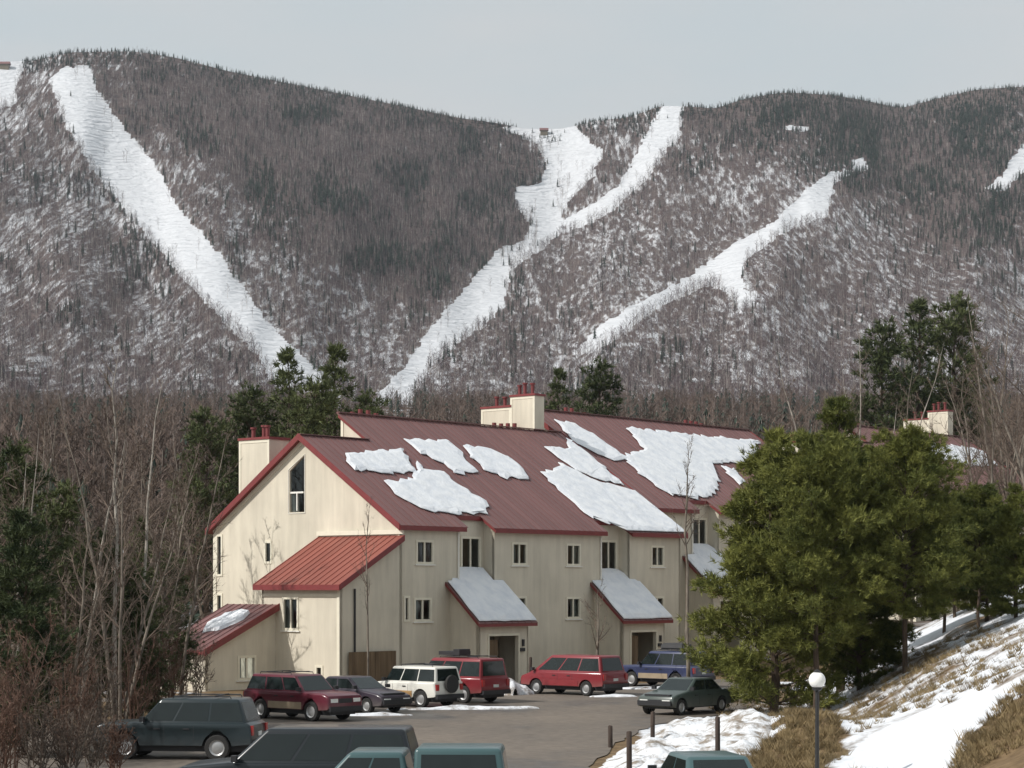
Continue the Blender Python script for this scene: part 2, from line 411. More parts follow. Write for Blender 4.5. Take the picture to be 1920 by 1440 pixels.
for P, val in ((P1, 0.12), (P2, 0.34), (P3, 0.75), (P4, 0.8)):
    sn[in_poly(gpx, gpy, P)] = val
sn = sn + (vnoise(GX, GY, 2.3, 9) - .5) * .25
nx, ny = len(gx), len(gy)
ii = np.arange(nx * ny).reshape(ny, nx)
F4 = np.stack([ii[:-1, :-1], ii[:-1, 1:], ii[1:, 1:], ii[1:, :-1]], -1).reshape(-1, 4)
me = np_mesh('ground', np.stack([GX, GY, GZ], -1).reshape(-1, 3), F4, [M['ground']], smooth=True)
me.attributes.new('snow', 'FLOAT', 'POINT').data.foreach_set('value', sn.astype(np.float32).ravel())
tag(link('ground', me), kind='structure')

# valley floor behind the buildings, and beside the near ground
fy = np.concatenate([np.linspace(139, 300, 60), np.linspace(310, 1300, 70)])
fs = np.linspace(-.42, .42, 120)
FS, FY = np.meshgrid(fs, fy); FX = FS * FY
FZ = H(FX, FY) - .04 + np.clip((FY - 170) / 60, 0, 1) * (vnoise(FX, FY, 30, 2) - .5) * 4
ny, nx = FS.shape
ii = np.arange(nx * ny).reshape(ny, nx)
F4 = np.stack([ii[:-1, :-1], ii[:-1, 1:], ii[1:, 1:], ii[1:, :-1]], -1).reshape(-1, 4)
me = np_mesh('valley_floor', np.stack([FX, FY, FZ], -1).reshape(-1, 3), F4, [M['floor']], smooth=True)
me.attributes.new('snow', 'FLOAT', 'POINT').data.foreach_set('value', np.full(nx * ny, .42, np.float32))
tag(link('valley_floor', me), kind='structure')

# parking lot
lot = [(-24, 22), (3.5, 22), (1.9, 56), (3.0, 66), (5.0, 77), (8.2, 83), (10.2, 90), (11.2, 98), (11.8, 106), (11.5, 115),
       (5.2, 108), (0.5, 103.6), (-1.6, 101.2), (-6.0, 96.5), (-8.6, 91), (-11.5, 81.5), (-15, 77), (-24, 74)]
def jitter_poly(poly, step, amp, seed):
    rg = random.Random(seed); out = []
    n = len(poly)
    for i in range(n):
        a = Vector(poly[i][:2]); b = Vector(poly[(i + 1) % n][:2]); k = max(1, int((b - a).length / step))
        for j in range(k):
            p = a.lerp(b, j / k); out.append((p.x + rg.uniform(-amp, amp), p.y + rg.uniform(-amp, amp)))
    return out
lp = jitter_poly(lot, 1.0, .14, 4)
mb = MB(); tri = tessellate_polygon([[Vector((p[0], p[1], 0)) for p in lp]])
mb.v = [(p[0], p[1], 0.03) for p in lp]
mb.f = [t if (Vector(lp[t[1]]) - Vector(lp[t[0]])).cross(Vector(lp[t[2]]) - Vector(lp[t[0]])) > 0 else t[::-1] for t in tri]; mb.m = [0] * len(mb.f)
tag(mb.build('parking_lot', M['asphalt']), kind='structure')

# ---- mountain: ridge line and flanks
RX = [-200, -100, 0, 60, 130, 250, 330, 430, 540, 640, 760, 860, 940, 985, 1040, 1075, 1100, 1180, 1240, 1300, 1340, 1400, 1470, 1560, 1620, 1690, 1760, 1830, 1920, 2020, 2120]
RY = [150, 120, 100, 98, 82, 80, 92, 118, 140, 160, 184, 205, 216, 226, 226, 222, 212, 204, 182, 184, 188, 168, 157, 162, 172, 187, 168, 152, 146, 150, 160]
def smooth_ridge(px):
    px = np.asarray(px, float); acc = 0
    for d, w in ((-14, .2), (-7, .2), (0, .2), (7, .2), (14, .2)): acc = acc + w * np.interp(px + d, RX, RY)
    return acc
PB, YB = 850.0, 860.0
VX_y = [235, 330, 430, 500, 600, 700, 780, 860]; VX_x = [1030, 1060, 1040, 965, 890, 790, 730, 700]
def mtn(px, t):
    """point on the mountain at bearing px, t from foot 0 to ridge 1 (beyond 1 falls away behind)"""
    px = np.asarray(px, float); t = np.asarray(t, float)
    tt = np.minimum(t, 1)
    rp = smooth_ridge(px) + 16
    py = PB + (rp - PB) * (tt ** 1.05)
    Yr = 2250 + 120 * np.cos((px - 1000) / 380.0) + 250 * np.clip((px - 1350) / 400, 0, 1)
    Y = YB + (Yr - YB) * tt
    env = np.sin(np.clip(tt, 0, 1) * np.pi) ** .8
    vx = np.interp(py, VX_y, VX_x)
    dv = px - vx
    Y = Y + env * 170 * np.exp(-(dv / 260) ** 2)
    Y = Y + env * 60 * np.exp(-((px - np.interp(py, [150, 700], [60, 380])) / 150) ** 2)
    Y = Y + env * ((vnoise(px, py * .7, 130, 21) - .5) * 130 + (vnoise(px, py * .6, 52, 22) - .5) * 44)
    py = py + env * (vnoise(px, py, 60, 23) - .5) * 5
    z = CZ + (HZ - py) * Y / FOC
    bk_ = np.maximum(0, t - 1)
    Y2 = Y + bk_ * 900; z = z - bk_ * 260
    x = (px - 960) / FOC * Y
    return x, Y2, z, py

RUNS = [
 [(92, 148), (125, 235), (185, 330), (250, 410), (335, 510), (420, 600), (490, 672), (520, 730), (640, 745), (560, 662), (510, 615), (455, 540), (400, 465), (330, 385), (285, 303), (245, 258), (182, 170), (170, 124), (120, 128)],
 [(945, 241), (990, 236), (1075, 234), (1130, 288), (1110, 330), (1075, 365), (1055, 400), (1055, 435), (1010, 470), (965, 500), (948, 540), (945, 572), (905, 612), (830, 662), (800, 695), (770, 760), (690, 760), (760, 688), (800, 628), (840, 578), (900, 510), (935, 465), (985, 450), (1000, 420), (965, 385), (970, 353), (1015, 343), (1025, 308), (1010, 270), (970, 252)],
 [(1245, 193), (1278, 196), (1275, 252), (1240, 292), (1215, 332), (1195, 352), (1150, 392), (1100, 422), (1060, 436), (1056, 415), (1110, 383), (1170, 338), (1190, 293), (1215, 248)],
 [(1600, 318), (1562, 347), (1552, 405), (1470, 432), (1440, 458), (1400, 488), (1387, 520), (1397, 545), (1428, 573), (1388, 575), (1366, 548), (1330, 533), (1280, 555), (1200, 597), (1140, 648), (1100, 664), (1075, 662), (1130, 608), (1200, 566), (1290, 520), (1370, 460), (1450, 420), (1480, 388), (1530, 342), (1570, 320)],
 [(1596, 298), (1622, 296), (1626, 318), (1604, 324)],
 [(1960, 235), (1960, 300), (1922, 322), (1885, 358), (1848, 352), (1880, 328), (1905, 288)],
 [(-40, 112), (46, 113), (30, 160), (26, 196), (-40, 200)],
 [(1468, 236), (1515, 238), (1515, 247), (1470, 245)],
]
DENSE = [(175, 125), (330, 100), (640, 170), (960, 235), (1015, 300), (965, 360), (960, 450), (850, 560), (700, 520), (560, 420), (430, 330), (300, 270)]
FARR = [(1290, 200), (1400, 150), (1950, 130), (1950, 480), (1800, 430), (1640, 350), (1560, 300), (1420, 290), (1290, 300)]
BARE_R = [(1090, 440), (1350, 330), (1600, 360), (1900, 440), (1950, 640), (1400, 640), (1100, 640)]

ncol, nrow = 560, 330
pc = np.linspace(-190, 2110, ncol); tr_ = np.concatenate([np.linspace(0, 1, nrow), np.linspace(1.06, 1.8, 10)])
PX, TT = np.meshgrid(pc, tr_)
mx_, my_, mz_, mpy = mtn(PX, TT)
def soft(px, py, poly):
    acc = 0
    for k, (dx, dy) in enumerate(((-60, -20), (60, 20), (-25, 45), (25, -45), (0, 0), (-40, 30), (40, -30), (15, 15))):
        acc = acc + in_poly(px + dx + (vnoise(px, py, 80, 90) - .5) * 120, py + dy + (vnoise(px, py, 80, 91) - .5) * 90, poly)
    return acc / 8.0
snw = np.full(PX.shape, .44) - .2 * soft(PX, mpy, DENSE) - .16 * soft(PX, mpy, FARR)
snw = snw + (vnoise(PX, mpy, 45, 31) - .5) * .12 + (vnoise(PX, mpy, 14, 32) - .5) * .08
jx = (vnoise(PX, mpy, 9, 41) - .5) * 9; jy = (vnoise(PX, mpy, 9, 42) - .5) * 7
run = np.zeros(PX.shape, bool)
for P in RUNS: run |= in_poly(PX + jx, mpy + jy, P)
snw[run] = 1.2
ny, nx = PX.shape
ii = np.arange(nx * ny).reshape(ny, nx)
F4 = np.stack([ii[:-1, :-1], ii[:-1, 1:], ii[1:, 1:], ii[1:, :-1]], -1).reshape(-1, 4)
me = np_mesh('mountain', np.stack([mx_, my_, mz_], -1).reshape(-1, 3), F4, [M['mount']], smooth=True)
me.attributes.new('snow', 'FLOAT', 'POINT').data.foreach_set('value', snw.astype(np.float32).ravel())
tag(link('mountain', me), kind='structure')

# ------------------------------------------------------------------ trees
def ribbon(V, F, p, d, L, w, rg):
    """one thin pointed twig"""
    s = d.cross(Vector((rg.uniform(-1, 1), rg.uniform(-1, 1), rg.uniform(-1, 1))))
    if s.length < 1e-6: s = d.orthogonal()
    s.normalize(); n = len(V)
    V += [tuple(p - s * w), tuple(p + s * w), tuple(p + d * L)]
    F.append((n, n + 1, n + 2))

def rand_dir(rg, d, spread):
    q = Vector((rg.gauss(0, 1), rg.gauss(0, 1), rg.gauss(0, 1)))
    return (d.normalized() + q * spread).normalized()

def far_bare(seed):
    """bare deciduous tree of unit height for the distant woods: 0 trunk, 1 twigs"""
    rg = random.Random(seed); mb = MB()
    lean = Vector((rg.uniform(-.05, .05), rg.uniform(-.05, .05), 1))
    mb.tube([(0, 0, -.05), lean * .5, lean * .9], [.014, .009, .003], 3, 0, False)
    nl = rg.randint(9, 13)
    for k in range(nl):
        t = .3 + .62 * k / nl; p = lean * t; az = rg.uniform(0, 6.28); L = .34 * (1.05 - t) + .08
        d = Vector((math.cos(az) * .75, math.sin(az) * .75, rg.uniform(.7, 1.2))).normalized()
        e = p + d * L
        s = d.orthogonal().normalized() * .0045
        mb.face([p - s, p + s, e], 1)
        for j in range(6):
            q = p.lerp(e, rg.uniform(.3, 1)); dd = rand_dir(rg, d, .45); dd.z = abs(dd.z) * .9 + .1
            s = dd.orthogonal().normalized() * rg.uniform(.003, .0055); l2 = rg.uniform(.06, .14)
            mb.face([q - s, q + s, q + dd * l2], 1)
    return mb

def far_conifer(seed):
    rg = random.Random(seed); mb = MB()
    mb.tube([(0, 0, -.05), (0, 0, .95)], [.014, .003], 3, 0, False)
    nt_ = 8
    for k in range(nt_):
        t = k / nt_; z1 = .16 + .8 * (t + 1 / nt_) * .97; r = .17 * (1 - t) ** .8 + .02; z0 = z1 - .17 * (1 - t * .4)
        n = 7; ph = rg.uniform(0, 6)
        for j in range(n):
            a0 = ph + 6.283 * j / n + rg.uniform(-.2, .2); rr = r * rg.uniform(.65, 1.15); zz = z0 + rg.uniform(-.02, .04)
            wd = .36
            c, s = math.cos(a0), math.sin(a0)
            mb.face([(0, 0, z1), (math.cos(a0 - wd) * rr * .75, math.sin(a0 - wd) * rr * .75, zz + .03), (c * rr, s * rr, zz), (math.cos(a0 + wd) * rr * .75, math.sin(a0 + wd) * rr * .75, zz + .03)], 1)
    return mb

def proto_collection(name, builders):
    c = bpy.data.collections.new(name)
    for i, (mb, mats) in enumerate(builders):
        me = bpy.data.meshes.new(f'{name}_{i:02d}'); me.from_pydata(mb.v, [], mb.f)
        for q in mats: me.materials.append(q)
        me.polygons.foreach_set('material_index', mb.m); me.update()
        o = bpy.data.objects.new(f'{name}_{i:02d}', me); c.objects.link(o)
    return c

def scatter(name, P, rz, sc, ix, coll):
    me = bpy.data.meshes.new(name)
    me.vertices.add(len(P)); me.vertices.foreach_set('co', np.asarray(P, np.float32).ravel())
    for n, ty, d in (('rz', 'FLOAT', rz), ('sc', 'FLOAT', sc), ('ix', 'INT', ix)):
        me.attributes.new(n, ty, 'POINT').data.foreach_set('value', np.asarray(d, np.int32 if ty == 'INT' else np.float32))
    me.update()
    o = link(name, me)
    ng = bpy.data.node_groups.new(name, 'GeometryNodeTree')
    ng.interface.new_socket('Geometry', in_out='INPUT', socket_type='NodeSocketGeometry')
    ng.interface.new_socket('Geometry', in_out='OUTPUT', socket_type='NodeSocketGeometry')
    N = ng.nodes; L = ng.links
    gi = N.new('NodeGroupInput'); go = N.new('NodeGroupOutput'); ip = N.new('GeometryNodeInstanceOnPoints'); ci = N.new('GeometryNodeCollectionInfo')
    ci.inputs['Collection'].default_value = coll; ci.inputs['Separate Children'].default_value = True; ci.inputs['Reset Children'].default_value = True
    def na(n, ty):
        a = N.new('GeometryNodeInputNamedAttribute'); a.data_type = ty; a.inputs[0].default_value = n; return a.outputs[0]
    cx = N.new('ShaderNodeCombineXYZ'); L.new(na('rz', 'FLOAT'), cx.inputs[2])
    ip.inputs['Pick Instance'].default_value = True
    L.new(gi.outputs[0], ip.inputs['Points']); L.new(ci.outputs[0], ip.inputs['Instance']); L.new(na('ix', 'INT'), ip.inputs['Instance Index'])
    L.new(cx.outputs[0], ip.inputs['Rotation']); L.new(na('sc', 'FLOAT'), ip.inputs['Scale'])
    L.new(ip.outputs[0], go.inputs[0])
    md = o.modifiers.new('scatter', 'NODES'); md.node_group = ng
    return o

NB, NC = 8, 4
woods = proto_collection('woods', [(far_bare(100 + i), (M['ftrunk'], M['ftwig'])) for i in range(NB)] + [(far_conifer(200 + i), (M['ftrunk'], M['fcon'])) for i in range(NC)])

near_woods = proto_collection('near_woods', [(far_bare(120 + i), (M['bark2'], M['vtwig'])) for i in range(NB)] + [(far_conifer(220 + i), (M['ftrunk'], M['fcon'])) for i in range(NC)])
rs = np.random.RandomState(7)
def mountain_trees(n):
    px = rs.uniform(-150, 2070, n); t = rs.uniform(0.0, 1.12, n)
    x, y, z, py = mtn(px, t)
    keep = rs.uniform(0, 1, n) < (y / 2700)
    jx = (vnoise(px, py, 11, 51) - .5) * 10
    run = np.zeros(n, bool)
    for P in RUNS: run |= in_poly(px + jx, py, P)
    stray = rs.uniform(0, 1, n) < .012
    thick = in_poly(px, py, [(932, 455), (1012, 450), (1000, 500), (940, 505)]) | in_poly(px, py, [(1005, 245), (1050, 240), (1055, 282), (1015, 285)]) | in_poly(px, py, [(1040, 350), (1075, 335), (1060, 400), (1035, 400)]) | in_poly(px, py, [(985, 395), (1010, 400), (1005, 450), (985, 450)])
    stray |= thick & (rs.uniform(0, 1, n) < .35)
    keep &= (~run) | (stray & (t < .99))
    dense = rs.uniform(0, 1, n) < soft(px, py, DENSE); farr = rs.uniform(0, 1, n) < soft(px, py, FARR); br = rs.uniform(0, 1, n) < soft(px, py, BARE_R)
    rid = py < smooth_ridge(px) + 16 + 26
    con = np.full(n, .03) + .22 * np.clip((vnoise(px, py, 60, 61) - .62) * 5, 0, 1)
    con[dense] += .05 + .6 * np.clip((vnoise(px[dense], py[dense], 55, 62) - .5) * 4, 0, 1)
    con[farr] += .25 + .6 * np.clip((vnoise(px[farr], py[farr], 70, 63) - .35) * 4, 0, 1)
    con[br] *= .4
    con[rid] = np.maximum(con[rid], .8)
    dens = np.full(n, .72); dens[dense] = 1.0; dens[farr] = .95; dens[br] = .66; dens[rid] = 1.0
    dens = dens * (.75 + .5 * vnoise(px, py, 38, 64))
    keep &= rs.uniform(0, 1, n) < dens
    isc = rs.uniform(0, 1, n) < con
    ix = np.where(isc, NB + rs.randint(0, NC, n), rs.randint(0, NB, n))
    sc = np.where(isc, rs.uniform(6.5, 11, n), rs.uniform(7.5, 13, n))
    sc = np.where(rid, sc * .62, sc)
    P = np.stack([x, y, z - .3], -1)[keep]
    return P, rs.uniform(0, 6.28, n)[keep], sc[keep], ix[keep]
P, rz, sc, ix = mountain_trees(150000)
o = scatter('mountain_forest', P, rz, sc, ix, woods)
tag(o, 'far grey brown leafless forest with dark evergreens covering the mountain', 'forest', kind='stuff')

def valley_trees(n):
    s = rs.uniform(-.33, .33, n); y = np.sqrt(rs.uniform(152 ** 2, 960 ** 2, n)); y = np.where(rs.uniform(0, 1, n) < .35, rs.uniform(150, 420, n), y)
    x = s * y
    # keep clear of the row of houses
    a = (x + 5.51) * .652 + (y - 105) * .758; b = -(x + 5.51) * .758 + (y - 105) * .652
    keep = ~((a > -12) & (a < 90) & (b > -14) & (b < 26))
    keep &= ~((x > 4) & (y < 172))
    px = 960 + FOC * s
    keep &= ~((np.abs(px - 700) < 75) & (y > 520) & (rs.uniform(0, 1, n) < .8))
    z = H(x, y)
    con = .09 + .3 * np.clip((vnoise(x, y, 40, 71) - .6) * 5, 0, 1)
    isc = rs.uniform(0, 1, n) < con
    ix = np.where(isc, NB + rs.randint(0, NC, n), rs.randint(0, NB, n))
    sc = rs.uniform(8, 13.5, n)
    P = np.stack([x, y, z - .3], -1)[keep]
    return P, rs.uniform(0, 6.28, n)[keep], sc[keep], ix[keep]
P, rz, sc, ix = valley_trees(9500)
o = scatter('valley_forest', P, rz, sc, ix, near_woods)
tag(o, 'brown leafless woods on the valley floor behind the buildings', 'forest', kind='stuff')

def bare_tree(seed, Ht, r0, stems=1, spread=.32, limbs=16, twigs=9, up=1.0, first=.25, lean=(0, 0), tw=.012):
    """trunk mesh and crown mesh of a leafless tree"""
    rg = random.Random(seed); tk = MB(); cr = MB(); V = []; F = []
    for s in range(stems):
        az = 6.28 * s / stems + rg.uniform(-.5, .5)
        sp = 0 if stems == 1 else rg.uniform(.10, .28)
        hh = Ht * rg.uniform(.75, 1) if s else Ht
        top = Vector((math.cos(az) * sp * hh + lean[0] * hh, math.sin(az) * sp * hh + lean[1] * hh, hh))
        n = 9; pts = []; rad = []
        b0 = Vector((math.cos(az), math.sin(az), 0)) * (.12 if stems > 1 else 0)
        wob = Vector((rg.uniform(-1, 1), rg.uniform(-1, 1), 0)) * .035 * hh
        for i in range(n):
            t = i / (n - 1)
            p = b0 + Vector((top.x * t ** 1.25, top.y * t ** 1.25, top.z * t)) + wob * math.sin(t * 3.0 + s) * t + Vector((rg.uniform(-1, 1), rg.uniform(-1, 1), 0)) * .012 * hh * t
            if i == 0: p.z = -.25
            pts.append(p); rad.append(r0 * ((1 - t) ** .8 * .95 + .04) * (1 if s == 0 else .8))
        tk.tube(pts, rad, 7)
        for k in range(limbs):
            t = first + (1 - first) * ((k + rg.random()) / limbs) * .96
            fi = t * (n - 1); i0 = min(n - 2, int(fi)); p = pts[i0].lerp(pts[i0 + 1], fi - i0)
            L = hh * spread * (1.12 - t) * rg.uniform(.7, 1.15) + .25
            a2 = rg.uniform(0, 6.28)
            d = Vector((math.cos(a2), math.sin(a2), up * rg.uniform(.55, 1.2))).normalized()
            lp_ = [p]; dd = d.copy()
            for j in range(5):
                dd = rand_dir(rg, dd + Vector((0, 0, .12)), .10); lp_.append(lp_[-1] + dd * L / 5)
            rr = r0 * ((1 - t) ** .8) * .42 + .008
            cr.tube(lp_, [rr * (1 - j / 5.6) for j in range(6)], 4, 0, False)
            for j in range(twigs):
                f2 = rg.uniform(.2, 1) * 4.99; j0 = int(f2); q = lp_[j0].lerp(lp_[j0 + 1], f2 - j0)
                l2 = L * rg.uniform(.18, .42); d2 = rand_dir(rg, (lp_[j0 + 1] - lp_[j0]).normalized() + Vector((0, 0, .2)), .45)
                ribbon(V, F, q, d2, l2, tw * 1.1, rg)
                for m in range(4):
                    ribbon(V, F, q + d2 * l2 * rg.uniform(.2, .9), rand_dir(rg, d2, .5), l2 * rg.uniform(.3, .6), tw * .62, rg)
    n0 = len(cr.v); cr.v += V; cr.f += [tuple(i + n0 for i in f) for f in F]; cr.m += [0] * len(F)
    return tk, cr

def tree_thing(name, label, cat, pos, tk, cr, mt, mc, rz=0, group=None, crown='crown'):
    r = empty(name, pos, rz); tag(r, label, cat, group)
    tk.build('trunk', mt, r, True)
    cr.build(crown, mc, r)
    return r

def pine(seed, Ht, R, r0=.16, first=.12, tufts=2600, blade=.26, bw=.026, per=13, taper=.75, droop=.0, round_top=.0):
    """soft long-needled pine: trunk with whorled boughs, crown of needle tufts"""
    rg = random.Random(seed); nr = np.random.RandomState(seed); tk = MB()
    n = 8
    wob = [Vector((rg.uniform(-.1, .1), rg.uniform(-.1, .1), Ht * i / n)) for i in range(n + 1)]; wob[0] = Vector((0, 0, -.3))
    tk.tube(wob, [r0 * (1 - .93 * i / n) for i in range(n + 1)], 8)
    C = []; D = []
    nw = int(Ht * 2.3)
    for k in range(nw):
        t = first + (1 - first) * (k + rg.random() * .7) / nw
        fi = t * n; i0 = min(n - 1, int(fi)); p = wob[i0].lerp(wob[i0 + 1], fi - i0)
        tt = (t - first) / (1 - first)
        prof = (1 - tt) ** taper * min(1, .62 + tt * 2.2) + .05
        if round_top: prof = math.sqrt(max(0, 1 - max(0, (tt - .3) / .72) ** 2)) * min(1, .66 + tt * 1.5)
        for b_ in range(rg.randint(4, 6)):
            az = rg.uniform(0, 6.28); L = R * prof * rg.uniform(.62, 1.12)
            if L < .15: continue
            el = rg.uniform(.0, .35) + tt * .6 - droop
            d = Vector((math.cos(az) * math.cos(el), math.sin(az) * math.cos(el), math.sin(el)))
            q = [p]; dd = d.copy()
            for j in range(4):
                dd = (dd + Vector((rg.uniform(-.12, .12), rg.uniform(-.12, .12), .07 - .04 * j))).normalized(); q.append(q[-1] + dd * L / 4)
            tk.tube(q, [max(.006, r0 * .28 * (1 - tt * .7) * (1 - j / 4.3)) for j in range(5)], 4, 0, False)
            m = max(4, int(tufts * L / (R * nw * 5 * .55)))
            for j in range(m):
                f2 = (.22 + .78 * math.sqrt(rg.random())) * 3.99; j0 = int(f2); c = q[j0].lerp(q[j0 + 1], f2 - j0)
                side = Vector((rg.gauss(0, 1), rg.gauss(0, 1), rg.gauss(0, .45))) * (.16 + .15 * L * (1 - abs(f2 / 4 - .6)))
                c = c + side * .65
                C.append(c); D.append((dd * .7 + side.normalized() * .6 + Vector((0, 0, .35))).normalized())
    C = np.array([tuple(c) for c in C]); D = np.array([tuple(d) for d in D]); m = len(C)
    c = np.repeat(C, per, 0); d = np.repeat(D, per, 0) + nr.normal(0, .62, (m * per, 3)); d /= np.linalg.norm(d, axis=1, keepdims=True)
    c = c + nr.normal(0, .05, c.shape)
    s = np.cross(d, nr.normal(0, 1, d.shape)); s /= np.linalg.norm(s, axis=1, keepdims=True)
    Lb = blade * nr.uniform(.6, 1.2, (len(c), 1)); w = bw * nr.uniform(.7, 1.2, (len(c), 1))
    V = np.stack([c - s * w, c + s * w, c + d * Lb], 1).reshape(-1, 3)
    F = np.arange(len(V)).reshape(-1, 3)
    return tk, V, F

def place_pine(label, px, Y, tk_me, cr_me, sc=1.0, rz=0.0, z=None, group=None, name='pine_tree'):
    x = (px - 960) / FOC * Y
    r = empty(name, (x, Y, (Hs(x, Y) if z is None else z)), rz); r.scale = (sc, sc, sc)
    tag(r, label, 'tree', group)
    link('trunk', tk_me, r); link('crown', cr_me, r)
    return r

def pine_meshes(name, mat, *a, **k):
    tk, V, F = pine(*a, **k)
    me = bpy.data.meshes.new('trunk'); me.from_pydata(tk.v, [], tk.f); me.materials.append(M['pinebark']); me.update()
    return me, np_mesh(name, V, F, [mat])

# ------------------------------------------------------------------ buildings
PIT = 0.664; ZE = 8.02; BL, BHI, DEP = 7.2, 9.5, 14.4
ANG = math.atan2(.758, .652); C0 = Vector((-5.51, 105.0, 0))
U = Vector((math.cos(ANG), math.sin(ANG), 0)); Vv = Vector((-math.sin(ANG), math.cos(ANG), 0))
def zroof(b, hi=False):
    top = BHI if hi else BL
    if b <= top: return ZE + PIT * b
    return ZE + PIT * BL - PIT * (b - BL)

def holed_wall(parent, outline, holes, frame, depth=.16, mat=None, name='wall'):
    """flat wall from an outline with openings; frame(x, z, d) maps wall coords to building coords, d runs inward"""
    loops = [outline] + holes
    pts = [p for l in loops for p in l]
    tri = tessellate_polygon([[Vector((p[0], p[1], 0)) for p in l] for l in loops])
    mb = MB(); mb.v = [tuple(frame(p[0], p[1], 0)) for p in pts]
    n1 = len(pts)
    fdir = (Vector(frame(0, 0, 1)) - Vector(frame(0, 0, 0)))
    for t in tri:
        a, b, c = (Vector(mb.v[i]) for i in t)
        t = t if (b - a).cross(c - a).dot(fdir) < 0 else t[::-1]
        mb.f.append(tuple(t)); mb.m.append(0)
    for l in loops:
        for i in range(len(l)):
            p, q = l[i], l[(i + 1) % len(l)]
            mb.face([frame(p[0], p[1], 0), frame(q[0], q[1], 0), frame(q[0], q[1], depth), frame(p[0], p[1], depth)])
    return mb.build(name, mat or M['siding'], parent)

def rect(x0, x1, z0, z1): return [(x0, z0), (x1, z0), (x1, z1), (x0, z1)]

def window(parent, frame, x0, x1, z0, z1, style='pair', trim=True, seed=0, poly=None):
    """window part: casing and frame, with panes, curtain and sill as its pieces"""
    mb = MB()
    def bx(m, xa, xb, za, zb, d0, d1, mi=0):
        m.hull8([frame(xa, za, d0), frame(xb, za, d0), frame(xb, za, d1), frame(xa, za, d1), frame(xa, zb, d0), frame(xb, zb, d0), frame(xb, zb, d1), frame(xa, zb, d1)], mi)
    w = .07
    ct = .05
    if poly is None:
        bx(mb, x0 - ct, x0 + w, z0 - ct, z1 + ct, -.035, .12); bx(mb, x1 - w, x1 + ct, z0 - ct, z1 + ct, -.035, .12)
        bx(mb, x0 + w, x1 - w, z1 - w, z1 + ct, -.033, .12); bx(mb, x0 + w, x1 - w, z0 - ct, z0 + w, -.033, .12)
    else:
        n = len(poly); cx = sum(p[0] for p in poly) / n; cz = sum(p[1] for p in poly) / n
        for i in range(n):
            p, q = poly[i], poly[(i + 1) % n]
            def off(r, k): return (r[0] + math.copysign(k, r[0] - cx), r[1] + math.copysign(k, r[1] - cz))
            po, qo, pi_, qi = off(p, ct), off(q, ct), off(p, -w), off(q, -w)
            e = .001 * i
            mb.hull8([frame(*po, -.035 - e), frame(*qo, -.035 - e), frame(*qo, .12), frame(*po, .12), frame(*pi_, -.035 - e), frame(*qi, -.035 - e), frame(*qi, .12), frame(*pi_, .12)])
    xm = (x0 + x1) / 2
    if style in ('pair', 'door'): bx(mb, xm - .045, xm + .045, z0 + w, z1 - w, -.01, .10)
    if style == 'tall': bx(mb, x0 + w, x1 - w, z0 + (z1 - z0) * .38, z0 + (z1 - z0) * .38 + .09, -.012, .10); bx(mb, xm - .035, xm + .035, z0 + w, z0 + (z1 - z0) * .38, -.01, .10)
    o = mb.build('window', M['trim'] if style != 'tall' else M['white'], parent)
    def pane(xa, xb, za, zb, pl=None):
        q = [Vector(frame(*p, .06)) for p in (pl or rect(xa, xb, za, zb))]
        inward = Vector(frame(0, 0, 1)) - Vector(frame(0, 0, 0))
        if (q[1] - q[0]).cross(q[2] - q[0]).dot(inward) > 0: q = q[::-1]      # face the street
        m = MB(); m.face(q); m.build('pane', M['glass'], o)
    if poly is not None:
        zs = z0 + (z1 - z0) * .38
        pane(0, 0, 0, 0, [(x0 + w, zs + .09), (x1 - w, zs + .09), (poly[2][0] + (-w if poly[2][0] > cx else w), poly[2][1] - w), (poly[3][0] + (w if poly[3][0] < cx else -w), poly[3][1] - w)])
        pane(x0 + w, xm - .035, z0 + w, zs); pane(xm + .035, x1 - w, z0 + w, zs)
    elif style in ('pair', 'door'):
        pane(x0 + w, xm - .045, z0 + w, z1 - w); pane(xm + .045, x1 - w, z0 + w, z1 - w)
    else:
        pane(x0 + w, x1 - w, z0 + w, z1 - w)
    rg = random.Random(seed)
    if style in ('pair', 'tall') and rg.random() < .85:
        m = MB(); k = 7; fr = rg.uniform(.3, .5); side = rg.random() < .6
        xa, xb = (x0, x0 + (x1 - x0) * fr) if side else (x1 - (x1 - x0) * fr, x1)
        zt = z1 if style == 'pair' else z0 + (z1 - z0) * .38
        for i in range(k):
            p0 = xa + (xb - xa) * i / k; p1 = xa + (xb - xa) * (i + 1) / k; d0, d1 = (.2, .27) if i % 2 else (.27, .2)
            m.face([frame(p0, z0, d0), frame(p1, z0, d1), frame(p1, zt, d1), frame(p0, zt, d0)])
        m.build('curtain', M['drape'] if rg.random() < .4 else M['curtain'], o)
    if style == 'pair':
        m = MB(); bx(m, x0 - .14, x1 + .14, z0 - ct - .06, z0 - ct - .002, -.08, .02); m.build('sill', M['white'], o)
    return o

panel_cache = {}
def roof_panel(parent, L, w, mat, loc, mtx):
    key = (round(L, 2), round(w, 3), mat.name)
    if key not in panel_cache:
        mb = MB(); mb.box(0, w - .004, 0, L, 0, .022); mb.box(0, .03, -.002, L + .002, .023, .052)
        me = bpy.data.meshes.new('roof_panel'); me.from_pydata(mb.v, [], mb.f); me.materials.append(mat); me.update(); panel_cache[key] = me
    o = link('roof_panel', panel_cache[key], parent)
    o.matrix_local = Matrix.Translation(loc) @ mtx
    return o

def slope_mtx(direction):
    """panel frame: local x along eave, local y up the slope, z out of the roof"""
    xa, ya = direction
    xa = Vector(xa).normalized(); ya = Vector(ya).normalized(); za = xa.cross(ya)
    return Matrix((xa, ya, za)).transposed().to_4x4()

